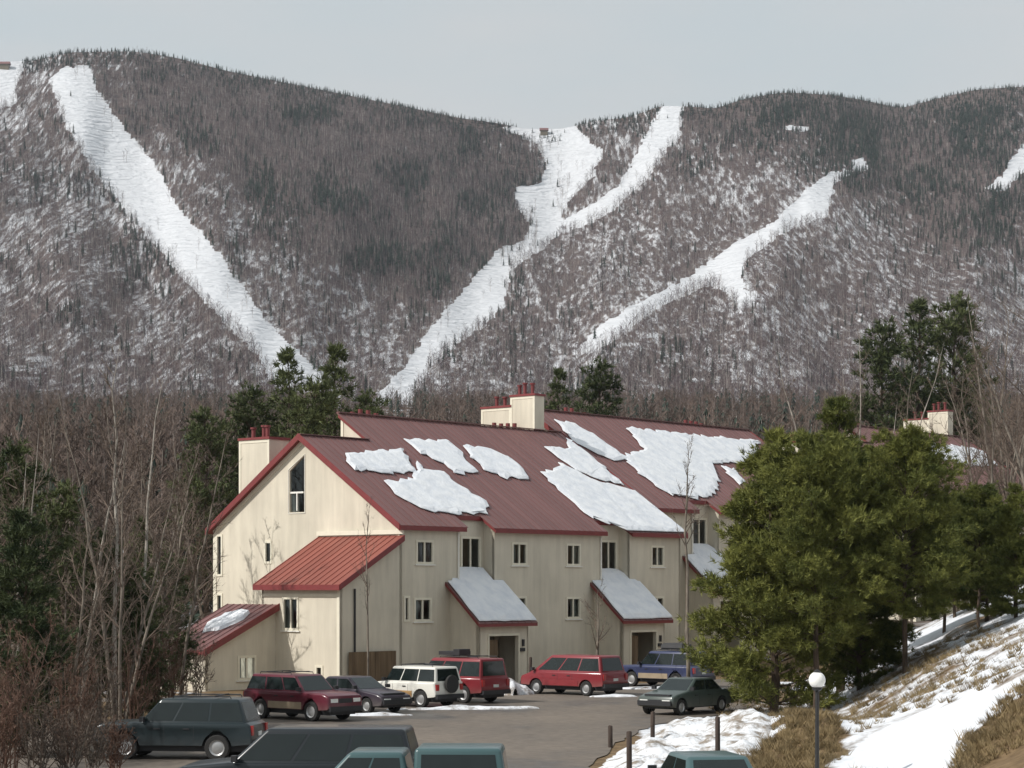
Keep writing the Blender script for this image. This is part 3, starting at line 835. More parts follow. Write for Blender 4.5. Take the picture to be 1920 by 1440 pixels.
def slab(mb, a0, a1, b0, b1, zf, th=.2, m=0):
    z0, z1 = zf(b0), zf(b1)
    mb.hull8([(a0, b0, z0 - th), (a1, b0, z0 - th), (a1, b1, z1 - th), (a0, b1, z1 - th), (a0, b0, z0), (a1, b0, z0), (a1, b1, z1), (a0, b1, z1)], m)

def chimney(parent, a0, a1, parts, z0, flues):
    """parts: list of (b0, b1, ztop)"""
    mb = MB()
    for (b0, b1, zt) in parts: mb.box(a0, a1, b0, b1, z0, zt)
    ch = mb.build('chimney', M['siding'], parent)
    cp = MB()
    for (b0, b1, zt) in parts: cp.box(a0 - .07, a1 + .07, b0 - .07 + .001, b1 + .07 - .002, zt + .002, zt + .13)
    cp.build('chimney_cap', M['fascia'], ch)
    tm = MB()
    for (b0, b1, zt) in parts:
        tm.box(a0 - .025, a0 - .001, b0 - .025, b0 + .12, z0 + .02, zt - .005); tm.box(a0 - .026, a0 - .001, b1 - .12, b1 + .02, z0 + .02, zt - .006)
        tm.box(a0 - .022, a0 - .001, b0 + .12, b1 - .12, zt - .16, zt - .004)
    tm.build('corner_board', M['trim'], ch)
    for (a, b, zt, h) in flues:
        f = MB(); f.tube([(a, b, zt), (a, b, zt + h)], .11, 10); f.tube([(a, b, zt + h + .0), (a, b, zt + h + .1)], .17, 10); f.build('flue_pipe', M['flue'], ch, True, 40)
    return ch

def block(label, a_off, b_off, z_off, low=5.1, gable_windows=True, name='apartment_building', left_chimney=True, big_chimney=True, seed=0, entries=2, x_under=3.0):
    org = C0 + U * a_off + Vv * b_off + Vector((0, 0, z_off))
    root = empty(name, org, ANG); tag(root, label, 'building', 'row of red roofed apartment buildings')
    rg = random.Random(seed)
    Lb = 24.0; Z0 = -x_under
    secs = [(0.3, 4.7, 0.3), (4.7, 7.4, 1.05), (7.4, 16.4, .3), (16.4, 18.9, 1.05), (18.9, 23.7, .3)]
    # front walls
    wins = {0: [('pair', 2.1, 6.73, 1.2, 1.12), ('pair', 1.95, 3.85, 1.2, 1.1)],
            1: [('door', 6.38, 6.72, 1.45, 1.66)],
            2: [('pair', 9.4, 6.73, 1.15, 1.12), ('pair', 13.9, 6.73, 1.15, 1.12), ('pair', 9.35, 3.9, 1.15, 1.1), ('pair', 13.9, 3.85, 1.15, 1.1)],
            3: [('door', 17.95, 6.72, 1.4, 1.66)],
            4: [('pair', 21.5, 6.73, 1.15, 1.12), ('pair', 21.5, 3.85, 1.15, 1.1)]}
    for i, (a0, a1, b) in enumerate(secs):
        fr = lambda x, z, d, b=b: (x, b + d, z)
        ztop = zroof(b) - .18
        holes = [rect(c - w / 2, c + w / 2, zc - h / 2, zc + h / 2) for (_, c, zc, w, h) in wins[i]]
        if i == 0 and gable_windows: holes.append(rect(-0.0 + .62, .62 + .34, 3.3, 4.5))
        holed_wall(root, rect(a0, a1, Z0, ztop), holes, fr)
        for j, (st, c, zc, w, h) in enumerate(wins[i]):
            window(root, fr, c - w / 2, c + w / 2, zc - h / 2, zc + h / 2, st, seed=seed * 50 + i * 7 + j)
        if i == 0 and gable_windows:
            wo = window(root, fr, .62, .96, 3.3, 4.5, 'one', seed=3); wo.data = wo.data.copy()
            m = MB(); m.face([fr(.64, 3.3, .2), fr(.94, 3.3, .2), fr(.94, 4.5, .2), fr(.64, 4.5, .2)]); m.build('curtain', M['fascia'], wo)
    for (a, b0, b1, s) in ((4.7, .3, 1.05, 1), (7.4, .3, 1.05, -1), (16.4, .3, 1.05, 1), (18.9, .3, 1.05, -1)):
        mb = MB(); z = zroof(.3) - .18; z2 = zroof(1.05) - .18
        mb.face([(a, b0, Z0), (a, b1, Z0), (a, b1, z2), (a, b0, z)]); mb.build('wall', M['siding'], root)
    # gable end wall at a = .3
    fg = lambda x, z, d: (.3 + d, x, z)
    gp = [(.3, Z0), (14.1, Z0), (14.1, zroof(14.1) - .2), (BL, zroof(BL) - .2), (.3, zroof(.3) - .2)]
    holes = []
    if gable_windows:
        trap = [(7.1, 8.85), (8.2, 8.85), (8.2, 11.0), (7.1, 11.75)]
        holes = [trap, rect(9.57, 10.07, 6.25, 7.35), rect(13.42, 13.85, 5.6, 7.75), rect(13.42, 13.85, 2.9, 4.6)]
    if low == 0:
        gp = [(.3, Z0), (14.1, Z0), (14.1, zroof(14.1) - .2), (BHI - .1, zroof(BHI + .01) - .1), (BHI - .1, zroof(BHI - .1, True) - .2), (.3, zroof(.3) - .2)]
    holed_wall(root, gp, holes, fg)
    if gable_windows:
        window(root, fg, 7.1, 8.2, 8.85, 11.4, 'tall', seed=11, poly=trap)
        window(root, fg, 9.57, 10.07, 6.25, 7.35, 'one'); window(root, fg, 13.42, 13.85, 5.6, 7.75, 'one'); window(root, fg, 13.42, 13.85, 2.9, 4.6, 'one')
        # trim boards on the gable
        tb = MB(); tb.box(.262, .298, .3, .52, Z0, zroof(.3) - .32); tb.build('corner_board', M['trim'], root)
        tb = MB(); tb.box(.262, .298, 13.88, 14.1, Z0, zroof(13.9) - .32); tb.build('corner_board', M['trim'], root)
        for s in (0, 1):
            tb = MB()
            b0, b1 = (.3, BL) if s == 0 else (BL, 14.1)
            z0_, z1_ = zroof(b0) - .21, zroof(b1) - .21
            tb.hull8([(.255, b0, z0_ - .24), (.299, b0, z0_ - .24), (.299, b1, z1_ - .24), (.255, b1, z1_ - .24), (.255, b0, z0_), (.299, b0, z0_), (.299, b1, z1_), (.255, b1, z1_)])
            tb.build('rake_board', M['trim'], root)
    # far end and rear walls
    ff = lambda x, z, d: (23.7 - d, x, z)
    holed_wall(root, [(.3, Z0), (14.1, Z0), (14.1, zroof(14.1) - .2), (BHI - .1, zroof(BHI + .01) - .2), (BHI - .1, zroof(BHI - .1, True) - .2), (.3, zroof(.3) - .2)], [], ff)
    fb = lambda x, z, d: (x, 14.1 - d, z)
    holed_wall(root, rect(.3, 23.7, Z0, zroof(14.1) - .2), [], fb)
    # raised part over the rear of the ridge
    if low:
        holed_wall(root, [(BL - .05, zroof(BL) - .2), (BHI - .1, zroof(BHI + .01) - .3), (BHI - .1, zroof(BHI - .1, True) - .12)], [], lambda x, z, d: (low + .15 + d, x, z))
        tb = MB(); tb.box(low + .11, low + .149, BHI - .28, BHI - .1, zroof(BHI + .01) - .1, zroof(BHI, True) - .35); tb.build('corner_board', M['trim'], root)
    lo = low if low else .3
    mb = MB(); mb.face([(lo + .15, BHI - .1, zroof(BHI + .01) - .2), (23.7, BHI - .1, zroof(BHI + .01) - .2), (23.7, BHI - .1, zroof(BHI, True) - .2), (lo + .15, BHI - .1, zroof(BHI, True) - .2)]); mb.build('wall', M['siding'], root)
    # roof deck
    deck = MB(); zf = lambda b: ZE + PIT * b
    zb = lambda b: ZE + PIT * BL - PIT * (b - BL)
    strips = [(0, 4.9, 0), (4.9, 7.1, .95), (7.1, 16.5, 0), (16.5, 18.75, .95), (18.75, 24, 0)]
    for (a0, a1, b0) in strips:
        if low and a0 < low < a1 or (low and a1 <= low):
            slab(deck, a0, min(a1, low), b0, BL, zf)
            if a1 > low: slab(deck, low, a1, b0, BHI, zf)
        else:
            slab(deck, a0, a1, b0, BHI, zf)
    if low: slab(deck, 0, low, BL + .001, DEP, zb)
    slab(deck, low, 24, BHI - .09, DEP, zb)
    roof = deck.build('roof', M['fascia'], root)
    nrm = Vector((0, -PIT, 1)).normalized(); sl = math.sqrt(1 + PIT * PIT)
    mtx = slope_mtx(((1, 0, 0), (0, 1, PIT)))
    pw = .5
    for k in range(48):
        a = k * pw; am = a + pw / 2
        b0 = next(s[2] for s in strips if s[0] <= am < s[1] or (s[1] == 24 and am >= s[0]))
        b1 = BL if (low and am < low) else BHI
        roof_panel(roof, (b1 - b0) * sl + .05, pw, M['roof'], Vector((a + .001, b0 - .02, zf(b0 - .02))) + nrm * .006, mtx)
    # fascia boards, a little proud of the deck
    for (a0, a1, b0) in strips:
        m = MB(); z = zf(b0); m.box(a0 + .004, a1 - .004, b0 - .045, b0 - .002, z - .23, z + .0); m.build('fascia_board', M['fascia'], roof)
    rk = [(0, 0, BL, zf), (24, 0, BHI, zf), (0, BL, DEP, zb)] if low else [(0, 0, BHI, zf), (24, 0, BHI, zf)]
    for (a, b0, b1, z_) in rk:
        m = MB(); a0, a1 = (a - .05, a - .003) if a == 0 else (a + .003, a + .05)
        z0_, z1_ = z_(b0) + .085, z_(b1) + .085
        m.hull8([(a0, b0, z0_ - .34), (a1, b0, z0_ - .34), (a1, b1, z1_ - .34), (a0, b1, z1_ - .34), (a0, b0, z0_), (a1, b0, z0_), (a1, b1, z1_), (a0, b1, z1_)]); m.build('rake_fascia', M['fascia'], roof)
    m = MB(); m.box(low, 24, BHI - .12, BHI + .12, zf(BHI) + .06, zf(BHI) + .11); m.build('ridge_cap', M['roof'], roof)
    if low: m = MB(); m.box(0, low, BL - .14, BL + .14, zf(BL) + .03, zf(BL) + .075); m.build('ridge_cap', M['roof'], roof)
    # vents behind the ridge
    for c in (8.6, 20.5) if big_chimney else (6.5, 19.5):
        for k in range(4):
            m = MB(); a = c + k * .62 - 1; h = rg.uniform(.3, .55); m.tube([(a, BHI + 1.4, zb(BHI + 1.4) - .1), (a, BHI + 1.4, zf(BHI) + h)], .13, 8); m.build('vent_pipe', M['flue'], roof, True, 40)
    if left_chimney:
        chimney(root, .35, 1.75, [(9.8, 12.1, 12.73)], 8.5, [(.8, 10.4, 12.85, .55), (1.1, 11.0, 12.85, .6), (.9, 11.6, 12.85, .5)])
    if big_chimney:
        chimney(root, 21.7, 22.6, [(9.62, 11.5, 16.45), (11.501, 13.85, 15.85)], 9.5, [(22.1, 10.1, 16.55, .6), (22.1, 10.7, 16.55, .65), (22.2, 11.2, 16.55, .55), (22.1, 12.3, 15.95, .5), (22.15, 13.0, 15.95, .55)])
    # downspouts
    for a in (4.55, 16.25):
        m = MB(); m.tube([(a, .24, Z0), (a, .24, 7.75)], .05, 8); m.build('wall_tube', M['white'], root, True, 40)
    # entries under their shed roofs
    for e in range(entries):
        ac = 5.85 + e * 11.75
        canopy(root, ac, e)
    return root

CZ0, CSL = 3.14, .9       # canopy eave height and slope
def zc(b): return CZ0 + CSL * (b + 2.0)
def canopy(root, ac, e):
    a0, a1 = ac - 2.25, ac + 2.3
    r0, r1 = (4.72, 7.38) if e == 0 else (16.42, 18.88)
    mb = MB(); slab(mb, a0, a1, -2.0, .295, zc, .16); slab(mb, r0 + .01, r1 - .01, .295, 1.045, zc, .16)
    cr = mb.build('entry_roof', M['fascia'], root)
    for k in range(9):
        w = (a1 - a0) / 9
        roof_panel(cr, 2.3 * math.sqrt(1 + CSL ** 2), w, M['roof'], Vector((a0 + k * w, -2.01, zc(-2.01) + .006)), slope_mtx(((1, 0, 0), (0, 1, CSL))))
    # porch walls with a wide opening
    w0, w1 = ac - 1.85, ac + 1.95; o0, o1 = ac - 1.1, ac + 1.15
    fr = lambda x, z, d: (x, -1.65 + d, z)
    zt = zc(-1.65) - .17
    holed_wall(root, [(w0, -.6), (o0, -.6), (o0, 2.5), (o1, 2.5), (o1, -.6), (w1, -.6), (w1, zt), (w0, zt)], [], fr, .2)
    for a, s in ((w0, 1), (w1, -1)):
        f2 = lambda x, z, d, a=a, s=s: (a + s * d, x, z)
        holed_wall(root, [(-1.65, -.6), (.3, -.6), (.3, zc(.3) - .17), (-1.65, zt)], [], f2, .1)
    dm = MB(); dm.box(ac - .2, ac + .9, .9, 1.0, 0, 2.1); d = dm.build('door', M['door'], root)
    h = MB(); h.tube([(ac - .1, .84, 1.0), (ac - .1, .9, 1.0)], .035, 8); h.build('handle', M['chrome'], d)
    m = MB(); m.box(o0 - .1, o0 + .0, -1.69, -1.652, -.6, 2.5); m.box(o1 - .0, o1 + .1, -1.69, -1.652, -.6, 2.5); m.box(o0 - .1, o1 + .1, -1.688, -1.652, 2.502, 2.62); m.build('entry_trim', M['trim'], root)
    m = MB(); m.box(o0 + .02, o0 + .95, -1.4, -1.34, .05, 2.3); m.build('screen_panel', M['wood'], root)
    # plain dark sign plates beside the opening
    m = MB(); m.box(o1 + .3, o1 + .42, -1.75, -1.652, 1.95, 2.3); m.box(o1 + .16, o1 + .5, -1.72, -1.652, 1.68, 1.86); m.build('entry_sign', M['black'], root)

A = block('long cream apartment building with tall corner window, lean-to and snow patched red roof', 0, 0, 0, seed=1)
B = block('cream apartment building adjoining the gabled one, set back and higher up the row', 24.4, 3.0, 1.62, low=0, gable_windows=False, left_chimney=False, big_chimney=False, seed=2, x_under=4)
C = block('cream apartment building with stepped chimney half hidden behind the pines', 63.2, 7.5, 3.4, seed=3, x_under=5)

# lean-to against the gable of the first building
def lean_to(root):
    LT = 4.2; zt, ze = 7.5, 5.06; s = (zt - ze) / 4.5
    zl = lambda a: zt + s * (a - .28)
    mb = MB(); a0, a1, b0, b1 = -LT, .28, -.02, 6.0; th = .2
    mb.hull8([(a0, b0, zl(a0) - th), (a1, b0, zl(a1) - th), (a1, b1, zl(a1) - th), (a0, b1, zl(a0) - th), (a0, b0, zl(a0)), (a1, b0, zl(a1)), (a1, b1, zl(a1)), (a0, b1, zl(a0))])
    rf = mb.build('lean_to_roof', M['fascia'], root)
    mtx = slope_mtx(((0, -1, 0), (1, 0, s)))
    for k in range(13):
        w = 6.0 / 13
        roof_panel(rf, 4.5 * math.sqrt(1 + s * s), w, M['roof2'], Vector((a0 - .01, b1 - k * w - .005, zl(a0) + .006)), mtx)
    m = MB(); m.box(a0 - .05, a0 - .002, b0 - .03, b1 + .03, zl(a0) - .24, zl(a0) + .02); m.build('fascia_board', M['fascia'], rf)
    for b in (b0, b1):
        m = MB(); y0, y1 = (b - .05, b - .003) if b == b0 else (b + .003, b + .05)
        m.hull8([(a0, y0, zl(a0) - .24), (a1, y0, zl(a1) - .24), (a1, y1, zl(a1) - .24), (a0, y1, zl(a0) - .24), (a0, y0, zl(a0) + .06), (a1, y0, zl(a1) + .06), (a1, y1, zl(a1) + .06), (a0, y1, zl(a0) + .06)])
        m.build('rake_fascia', M['fascia'], rf)
    m = MB(); m.box(.2, .262, .0, 6.1, zt + .1, zt + .32); m.build('flashing_board', M['trim'], root)
    aw = -3.85
    fr = lambda x, z, d: (aw + d, x, z)
    holed_wall(root, rect(.3, 5.8, -1, zl(aw) - .2), [rect(3.2, 4.25, 2.9, 4.45), rect(1.5, 1.95, -.4, 1.15)], fr)
    window(root, fr, 3.2, 4.25, 2.9, 4.45, 'pair', seed=21); window(root, fr, 1.5, 1.95, -.4, 1.15, 'one')
    ff = lambda x, z, d: (x, .3 + d, z)
    holed_wall(root, [(aw, -1), (.3, -1), (.3, zl(.3) - .2), (aw, zl(aw) - .2)], [], ff)
    fb = lambda x, z, d: (x, 5.8 - d, z)
    holed_wall(root, [(aw, -1), (.3, -1), (.3, zl(.3) - .2), (aw, zl(aw) - .2)], [], fb)
    tb = MB(); tb.box(aw - .04, aw - .002, .3, .48, -1, zl(aw) - .22); tb.build('corner_board', M['trim'], root)
    tb = MB(); tb.box(aw - .036, aw - .002, .48, 5.75, zl(aw) - .75, zl(aw) - .6); tb.build('trim_board', M['trim'], root)
    m = MB(); m.tube([(-2.9, .24, 1.6), (-2.9, .24, 4.9)], .05, 8); m.build('wall_tube', M['black'], root, True, 40)  # thin dark upright tube on the lean-to front wall, ending above the ground
    # wood screen at the foot of the front wall
    for k in range(9):
        m = MB(); m.box(-3.4 + k * .36, -3.4 + k * .36 + .34, .1, .16, -.3, 1.85); m.build('screen_board', M['wood'], root)
    # low shed roof stepping down in front of the lean-to
    sz = 4.1; se = 1.95; c0, c1 = -8.7, aw - .002; sl = (sz - se) / (c1 - c0); zs = lambda a: sz + sl * (a - c1)
    d0, d1 = 4.55, 8.3
    mb = MB(); mb.hull8([(c0, d0, zs(c0) - .2), (c1, d0, zs(c1) - .2), (c1, d1, zs(c1) - .2), (c0, d1, zs(c0) - .2), (c0, d0, zs(c0)), (c1, d0, zs(c1)), (c1, d1, zs(c1)), (c0, d1, zs(c0))])
    rf = mb.build('shed_roof', M['fascia'], root)
    mtx = slope_mtx(((0, -1, 0), (1, 0, sl)))
    for k in range(8):
        w = (d1 - d0) / 8
        roof_panel(rf, (c1 - c0) * math.sqrt(1 + sl * sl), w, M['roof'], Vector((c0, d1 - k * w - .005, zs(c0) + .006)), mtx)
    m = MB(); m.hull8([(c0, d0 - .05, zs(c0) - .26), (c1, d0 - .05, zs(c1) - .26), (c1, d0 - .003, zs(c1) - .26), (c0, d0 - .003, zs(c0) - .26), (c0, d0 - .05, zs(c0) + .08), (c1, d0 - .05, zs(c1) + .08), (c1, d0 - .003, zs(c1) + .08), (c0, d0 - .003, zs(c0) + .08)]); m.build('rake_fascia', M['fascia'], rf)
    f3 = lambda x, z, d: (x, d0 + .25 + d, z)
    holed_wall(root, [(c0 + .3, -1), (c1, -1), (c1, zs(c1) - .2), (c0 + .3, zs(c0 + .3) - .2)], [rect(-6.3, -5.2, .5, 1.6)], f3)
    window(root, f3, -6.3, -5.2, .5, 1.6, 'pair', seed=31)
    f4 = lambda x, z, d: (c0 + .3 + d, x, z)
    holed_wall(root, rect(d0 + .25, d1 - .2, -1, zs(c0 + .3) - .2), [], f4)
lean_to(A)

# ------------------------------------------------------------------ snow lying on the roofs
def ray_plane(px, py, org, zf_a):
    """where the sight line meets the front roof plane of a block standing at org"""
    d = Vector(((px - 960) / FOC, 1, (HZ - py) / FOC)); c = Vector((0, 0, CZ))
    n = (Vector((0, 0, 1)) - Vv * PIT).normalized()
    p0 = org + Vector((0, 0, ZE + .09))
    t = (p0 - c).dot(n) / d.dot(n); p = c + d * t - org
    return p.dot(U), p.dot(Vv)

def snow_slab(name, label, pts_ab, zf, parent_loc, th, seed, step=.33, amp=.17, lim=None, group='snow patches left on the red roofs', slope=PIT):
    poly = jitter_poly(pts_ab, step, amp, seed)
    if lim: poly = [(min(max(a, lim[0]), lim[1]), min(max(b, lim[2]), lim[3])) for a, b in poly]
    n = len(poly); rg = random.Random(seed)
    bm = bmesh.new()
    top = []; bot = []; mid = []
    # inset ring for a rounded edge
    ar = sum(poly[i][0] * poly[(i + 1) % n][1] - poly[(i + 1) % n][0] * poly[i][1] for i in range(n))
    sg = 1 if ar > 0 else -1
    for i in range(n):
        p = Vector(poly[i]); q0 = Vector(poly[i - 1]); q1 = Vector(poly[(i + 1) % n]); d = (q1 - q0)
        nn = Vector((-d.y, d.x)) * sg
        if nn.length > 0: nn.normalize()
        t = th * rg.uniform(.7, 1.2)
        pi_ = p + nn * rg.uniform(.12, .32)
        bot.append(bm.verts.new((p.x, p.y, zf(p.y) + .03))); mid.append(bm.verts.new((p.x + nn.x * .01, p.y + nn.y * .01, zf(p.y) + .03 + t * .45))); top.append(bm.verts.new((pi_.x, pi_.y, zf(pi_.y) + .03 + t)))
    for i in range(n):
        j = (i + 1) % n
        for r0, r1 in ((bot, mid), (mid, top)):
            try: bm.faces.new((r0[i], r0[j], r1[j], r1[i]) if sg > 0 else (r0[j], r0[i], r1[i], r1[j]))
            except ValueError: pass
    try:
        f = bm.faces.new(top if sg > 0 else top[::-1]); bmesh.ops.triangulate(bm, faces=[f])
    except ValueError: pass
    me = bpy.data.meshes.new(name); bm.to_mesh(me); bm.free(); me.materials.append(M['snow'])
    o = link(name, me); o.location = parent_loc; o.rotation_euler = (0, 0, ANG)
    tag(o, label, 'snow', group); return o

zfront = lambda b: ZE + PIT * b + .08
orgA = C0.copy(); orgB = C0 + U * 24.4 + Vv * 3.0 + Vector((0, 0, 1.62)); orgC = C0 + U * 63.2 + Vv * 7.5 + Vector((0, 0, 3.4))
SNA = [('rectangular snow patch on red roof nearest the gable end', [(645, 850), (758, 846), (778, 886), (748, 888), (660, 881)]),
       ('curved tongue of roof snow near the ridge of the gabled building', [(760, 826), (845, 829), (868, 853), (893, 884), (858, 891), (828, 868), (788, 850)]),
       ('long slanting roof snow tongue beside the curved tongue', [(872, 835), (912, 840), (962, 864), (993, 896), (952, 898), (908, 880), (880, 856)]),
       ('broad snow patch low on the roof above the first recessed balcony door', [(728, 906), (772, 897), (783, 868), (800, 884), (832, 888), (862, 911), (912, 944), (920, 963), (830, 963), (788, 951), (742, 928)]),
       ('snow strip below the stepped chimney on the gabled building', [(1022, 838), (1060, 842), (1066, 824), (1112, 856), (1168, 908), (1108, 894), (1066, 872), (1046, 856)]),
       ('largest eave reaching snow sheet at the far end of the gabled building roof', [(1016, 886), (1044, 880), (1054, 868), (1102, 898), (1168, 914), (1200, 925), (1246, 953), (1282, 990), (1292, 1004), (1196, 1003), (1150, 985), (1108, 970), (1068, 936), (1034, 906)])]
for i, (lb, P) in enumerate(SNA):
    snow_slab('roof_snow', lb, [ray_plane(x, y, orgA, None) for x, y in P], zfront, orgA, .10, 300 + i, lim=(.1, 23.95, .02, 9.4))
SNB = [('shaded snow strip beside the stepped chimney on the adjoining roof', [(1040, 788), (1078, 795), (1112, 815), (1162, 850), (1182, 862), (1150, 862), (1110, 848), (1070, 824)]),
       ('wide snow sheet over the adjoining set back roof', [(1172, 802), (1232, 810), (1330, 819), (1424, 828), (1420, 870), (1372, 868), (1312, 869), (1348, 902), (1340, 926), (1300, 936), (1252, 926), (1200, 890), (1168, 856), (1207, 842)]),
       ('small snow patch at the far eave of the adjoining roof', [(1352, 876), (1378, 880), (1400, 905), (1388, 912)])]
for i, (lb, P) in enumerate(SNB):
    snow_slab('roof_snow', lb, [ray_plane(x, y, orgB, None) for x, y in P], zfront, orgB, .10, 320 + i, lim=(.3, 23.9, .02, 9.4))
snow_slab('roof_snow', 'broken snow on the roof of the building behind the pines', [ray_plane(x, y, orgC, None) for x, y in [(1735, 832), (1790, 836), (1840, 846), (1868, 872), (1820, 874), (1770, 862), (1742, 858)]], zfront, orgC, .15, 340, lim=(.1, 23.9, .02, 9.4))
zcs = lambda b: zc(b) + .085
for e, lb in ((0, 'shaded snow covering the shed roof of the first entry by the gable'), (1, 'shaded snow covering the second entry roof behind the slim tree')):
    ac = 5.85 + e * 11.75; r0, r1 = (4.72, 7.38) if e == 0 else (16.42, 18.88)
    snow_slab('entry_snow', lb, [(ac - 2.2, -1.98), (ac + 2.25, -1.98), (ac + 2.2, .26), (r1 - .1, .26), (r1 - .12, 1.0), (r0 + .15, 1.0), (r0 + .12, .26), (ac - 2.1, .24)], zcs, orgA, .14, 350 + e, step=.6, amp=.03, group='snow on the entry roofs')
snow_slab('entry_snow', 'shaded snow on the entry roof of the set back building', [(3.65, -1.98), (8.1, -1.98), (8.0, .26), (7.2, .26), (7.2, 1.0), (4.85, 1.0), (4.85, .26), (3.7, .24)], zcs, orgB, .14, 353, step=.6, amp=.03, group='snow on the entry roofs')
# patch on the low shed roof: its slope runs along a, so lay it by hand
mb = MB(); rg = random.Random(5)
pts = [(-6.6, 5.6), (-5.6, 5.3), (-4.9, 5.5), (-4.7, 6.3), (-5.2, 7.0), (-6.2, 7.2), (-7.0, 6.6)]
pts = jitter_poly(pts, .3, .08, 8)
zsh = lambda a: 4.1 + (4.1 - 1.95) / (8.7 - 3.852) * (a + 3.852) + .09
mb.face([(a * .97 - .17, 6.25 + (b - 6.25) * .9, zsh(a) + .13) for a, b in pts])
for i in range(len(pts)):
    (a, b), (c, d) = pts[i], pts[(i + 1) % len(pts)]
    mb.face([(a, b, zsh(a) - .04), (c, d, zsh(c) - .04), (c * .97 - .17, 6.25 + (d - 6.25) * .9, zsh(c) + .13), (a * .97 - .17, 6.25 + (b - 6.25) * .9, zsh(a) + .13)])
o = mb.build('roof_snow', M['snow']); o.location = orgA; o.rotation_euler = (0, 0, ANG)
tag(o, 'small snow patch on the low shed roof beside the lean-to', 'snow', 'snow patches left on the red roofs')

# ------------------------------------------------------------------ plowed snow
def mound(name, label, cx, cy, rx, ry, h, rot, seed, mat=None, n=36, group='snow banks around the parking lot', flat=.5):
    xs = np.linspace(-1.05, 1.05, n); X, Y = np.meshgrid(xs, xs)
    r = np.sqrt(X ** 2 + Y ** 2) + (vnoise(X + 50, Y + 50, .4, seed) - .5) * .45
    z = np.clip(1 - r, 0, 1) ** flat * h * (.55 + .9 * vnoise(X * rx + 70, Y * ry + 70, .8, seed + 1)) + (vnoise(X * rx, Y * ry, .33, seed + 2) - .5) * .25 * h
    z = np.where(r > 1, -.12, z)
    ca, sa = math.cos(rot), math.sin(rot)
    WX = X * rx * ca - Y * ry * sa; WY = X * rx * sa + Y * ry * ca
    ii = np.arange(n * n).reshape(n, n)
    F4 = np.stack([ii[:-1, :-1], ii[:-1, 1:], ii[1:, 1:], ii[1:, :-1]], -1).reshape(-1, 4)
    me = np_mesh(name, np.stack([WX, WY, z + .03], -1).reshape(-1, 3), F4, [mat or M['bank']], smooth=True)
    o = link(name, me); o.location = (cx, cy, Hs(cx, cy)); tag(o, label, 'snow bank', group); return o

def mound_px(label, px, Y, *a, **k): return mound('snow_bank', label, (px - 960) / FOC * Y, Y, *a, **k)
# big plowed pile at the lot edge
xs = np.arange(1.2, 9.6, .12); ys = np.arange(45, 78.5, .14); X, Y = np.meshgrid(xs, ys)
edge = np.interp(Y, [45, 58, 62, 67, 72, 76, 78.5], [1.6, 2.1, 2.6, 3.5, 4.4, 5.0, 6.0])
din = np.clip(np.minimum(np.minimum((X - edge) / 1.4, (np.interp(Y, [45, 60, 66, 78.5], [6.6, 7.0, 8.2, 9.6]) - X) / 1.0), np.minimum((78 - Y) / 2.0, (Y - 45) / 4)), 0, 1)
z = H(X, Y) - .15 + .5 * din ** .6 * (.18 + .6 * vnoise(X, Y, 1.9, 81) + .5 * vnoise(X, Y, .85, 82) ** 1.5 + .4 * np.abs(vnoise(X, Y, .45, 83) - .5) * 2 + .12 * vnoise(X, Y, .2, 84)) - np.where(din <= 0, .1, 0)
ny, nx = X.shape; ii = np.arange(nx * ny).reshape(ny, nx)
F4 = np.stack([ii[:-1, :-1], ii[:-1, 1:], ii[1:, 1:], ii[1:, :-1]], -1).reshape(-1, 4)
o = link('snow_bank', np_mesh('snow_bank', np.stack([X, Y, z], -1).reshape(-1, 3), F4, [M['bank']], smooth=True))
tag(o, 'long lumpy plowed snow bank with posts along the lot edge', 'snow bank', 'snow banks around the parking lot')
mound_px('bright snow heap between the red van with roof rack and the red minivan', 957, 98.5, 1.15, .8, .85, .7, 11)
mound_px('snow strip on the asphalt behind the white wood sided wagon', 868, 86.6, 3.1, .5, .16, .12, 12, mat=M['patch'])
mound_px('snow strip under the blue and maroon wagon by the second entry', 1240, 103.8, 2.3, .6, .14, 0, 13, mat=M['patch'])
mound_px('snow strip at the nose of the maroon wagon by the lean-to', 700, 82.4, 1.6, .45, .12, .1, 14, mat=M['patch'])
mound_px('snow scrap beside the rear of the maroon wagon', 465, 81.6, .9, .4, .25, 0, 15, mat=M['patch'])
mound_px('snow ridge behind the red minivan', 1150, 96.3, 1.1, .35, .12, .1, 16, mat=M['patch'])

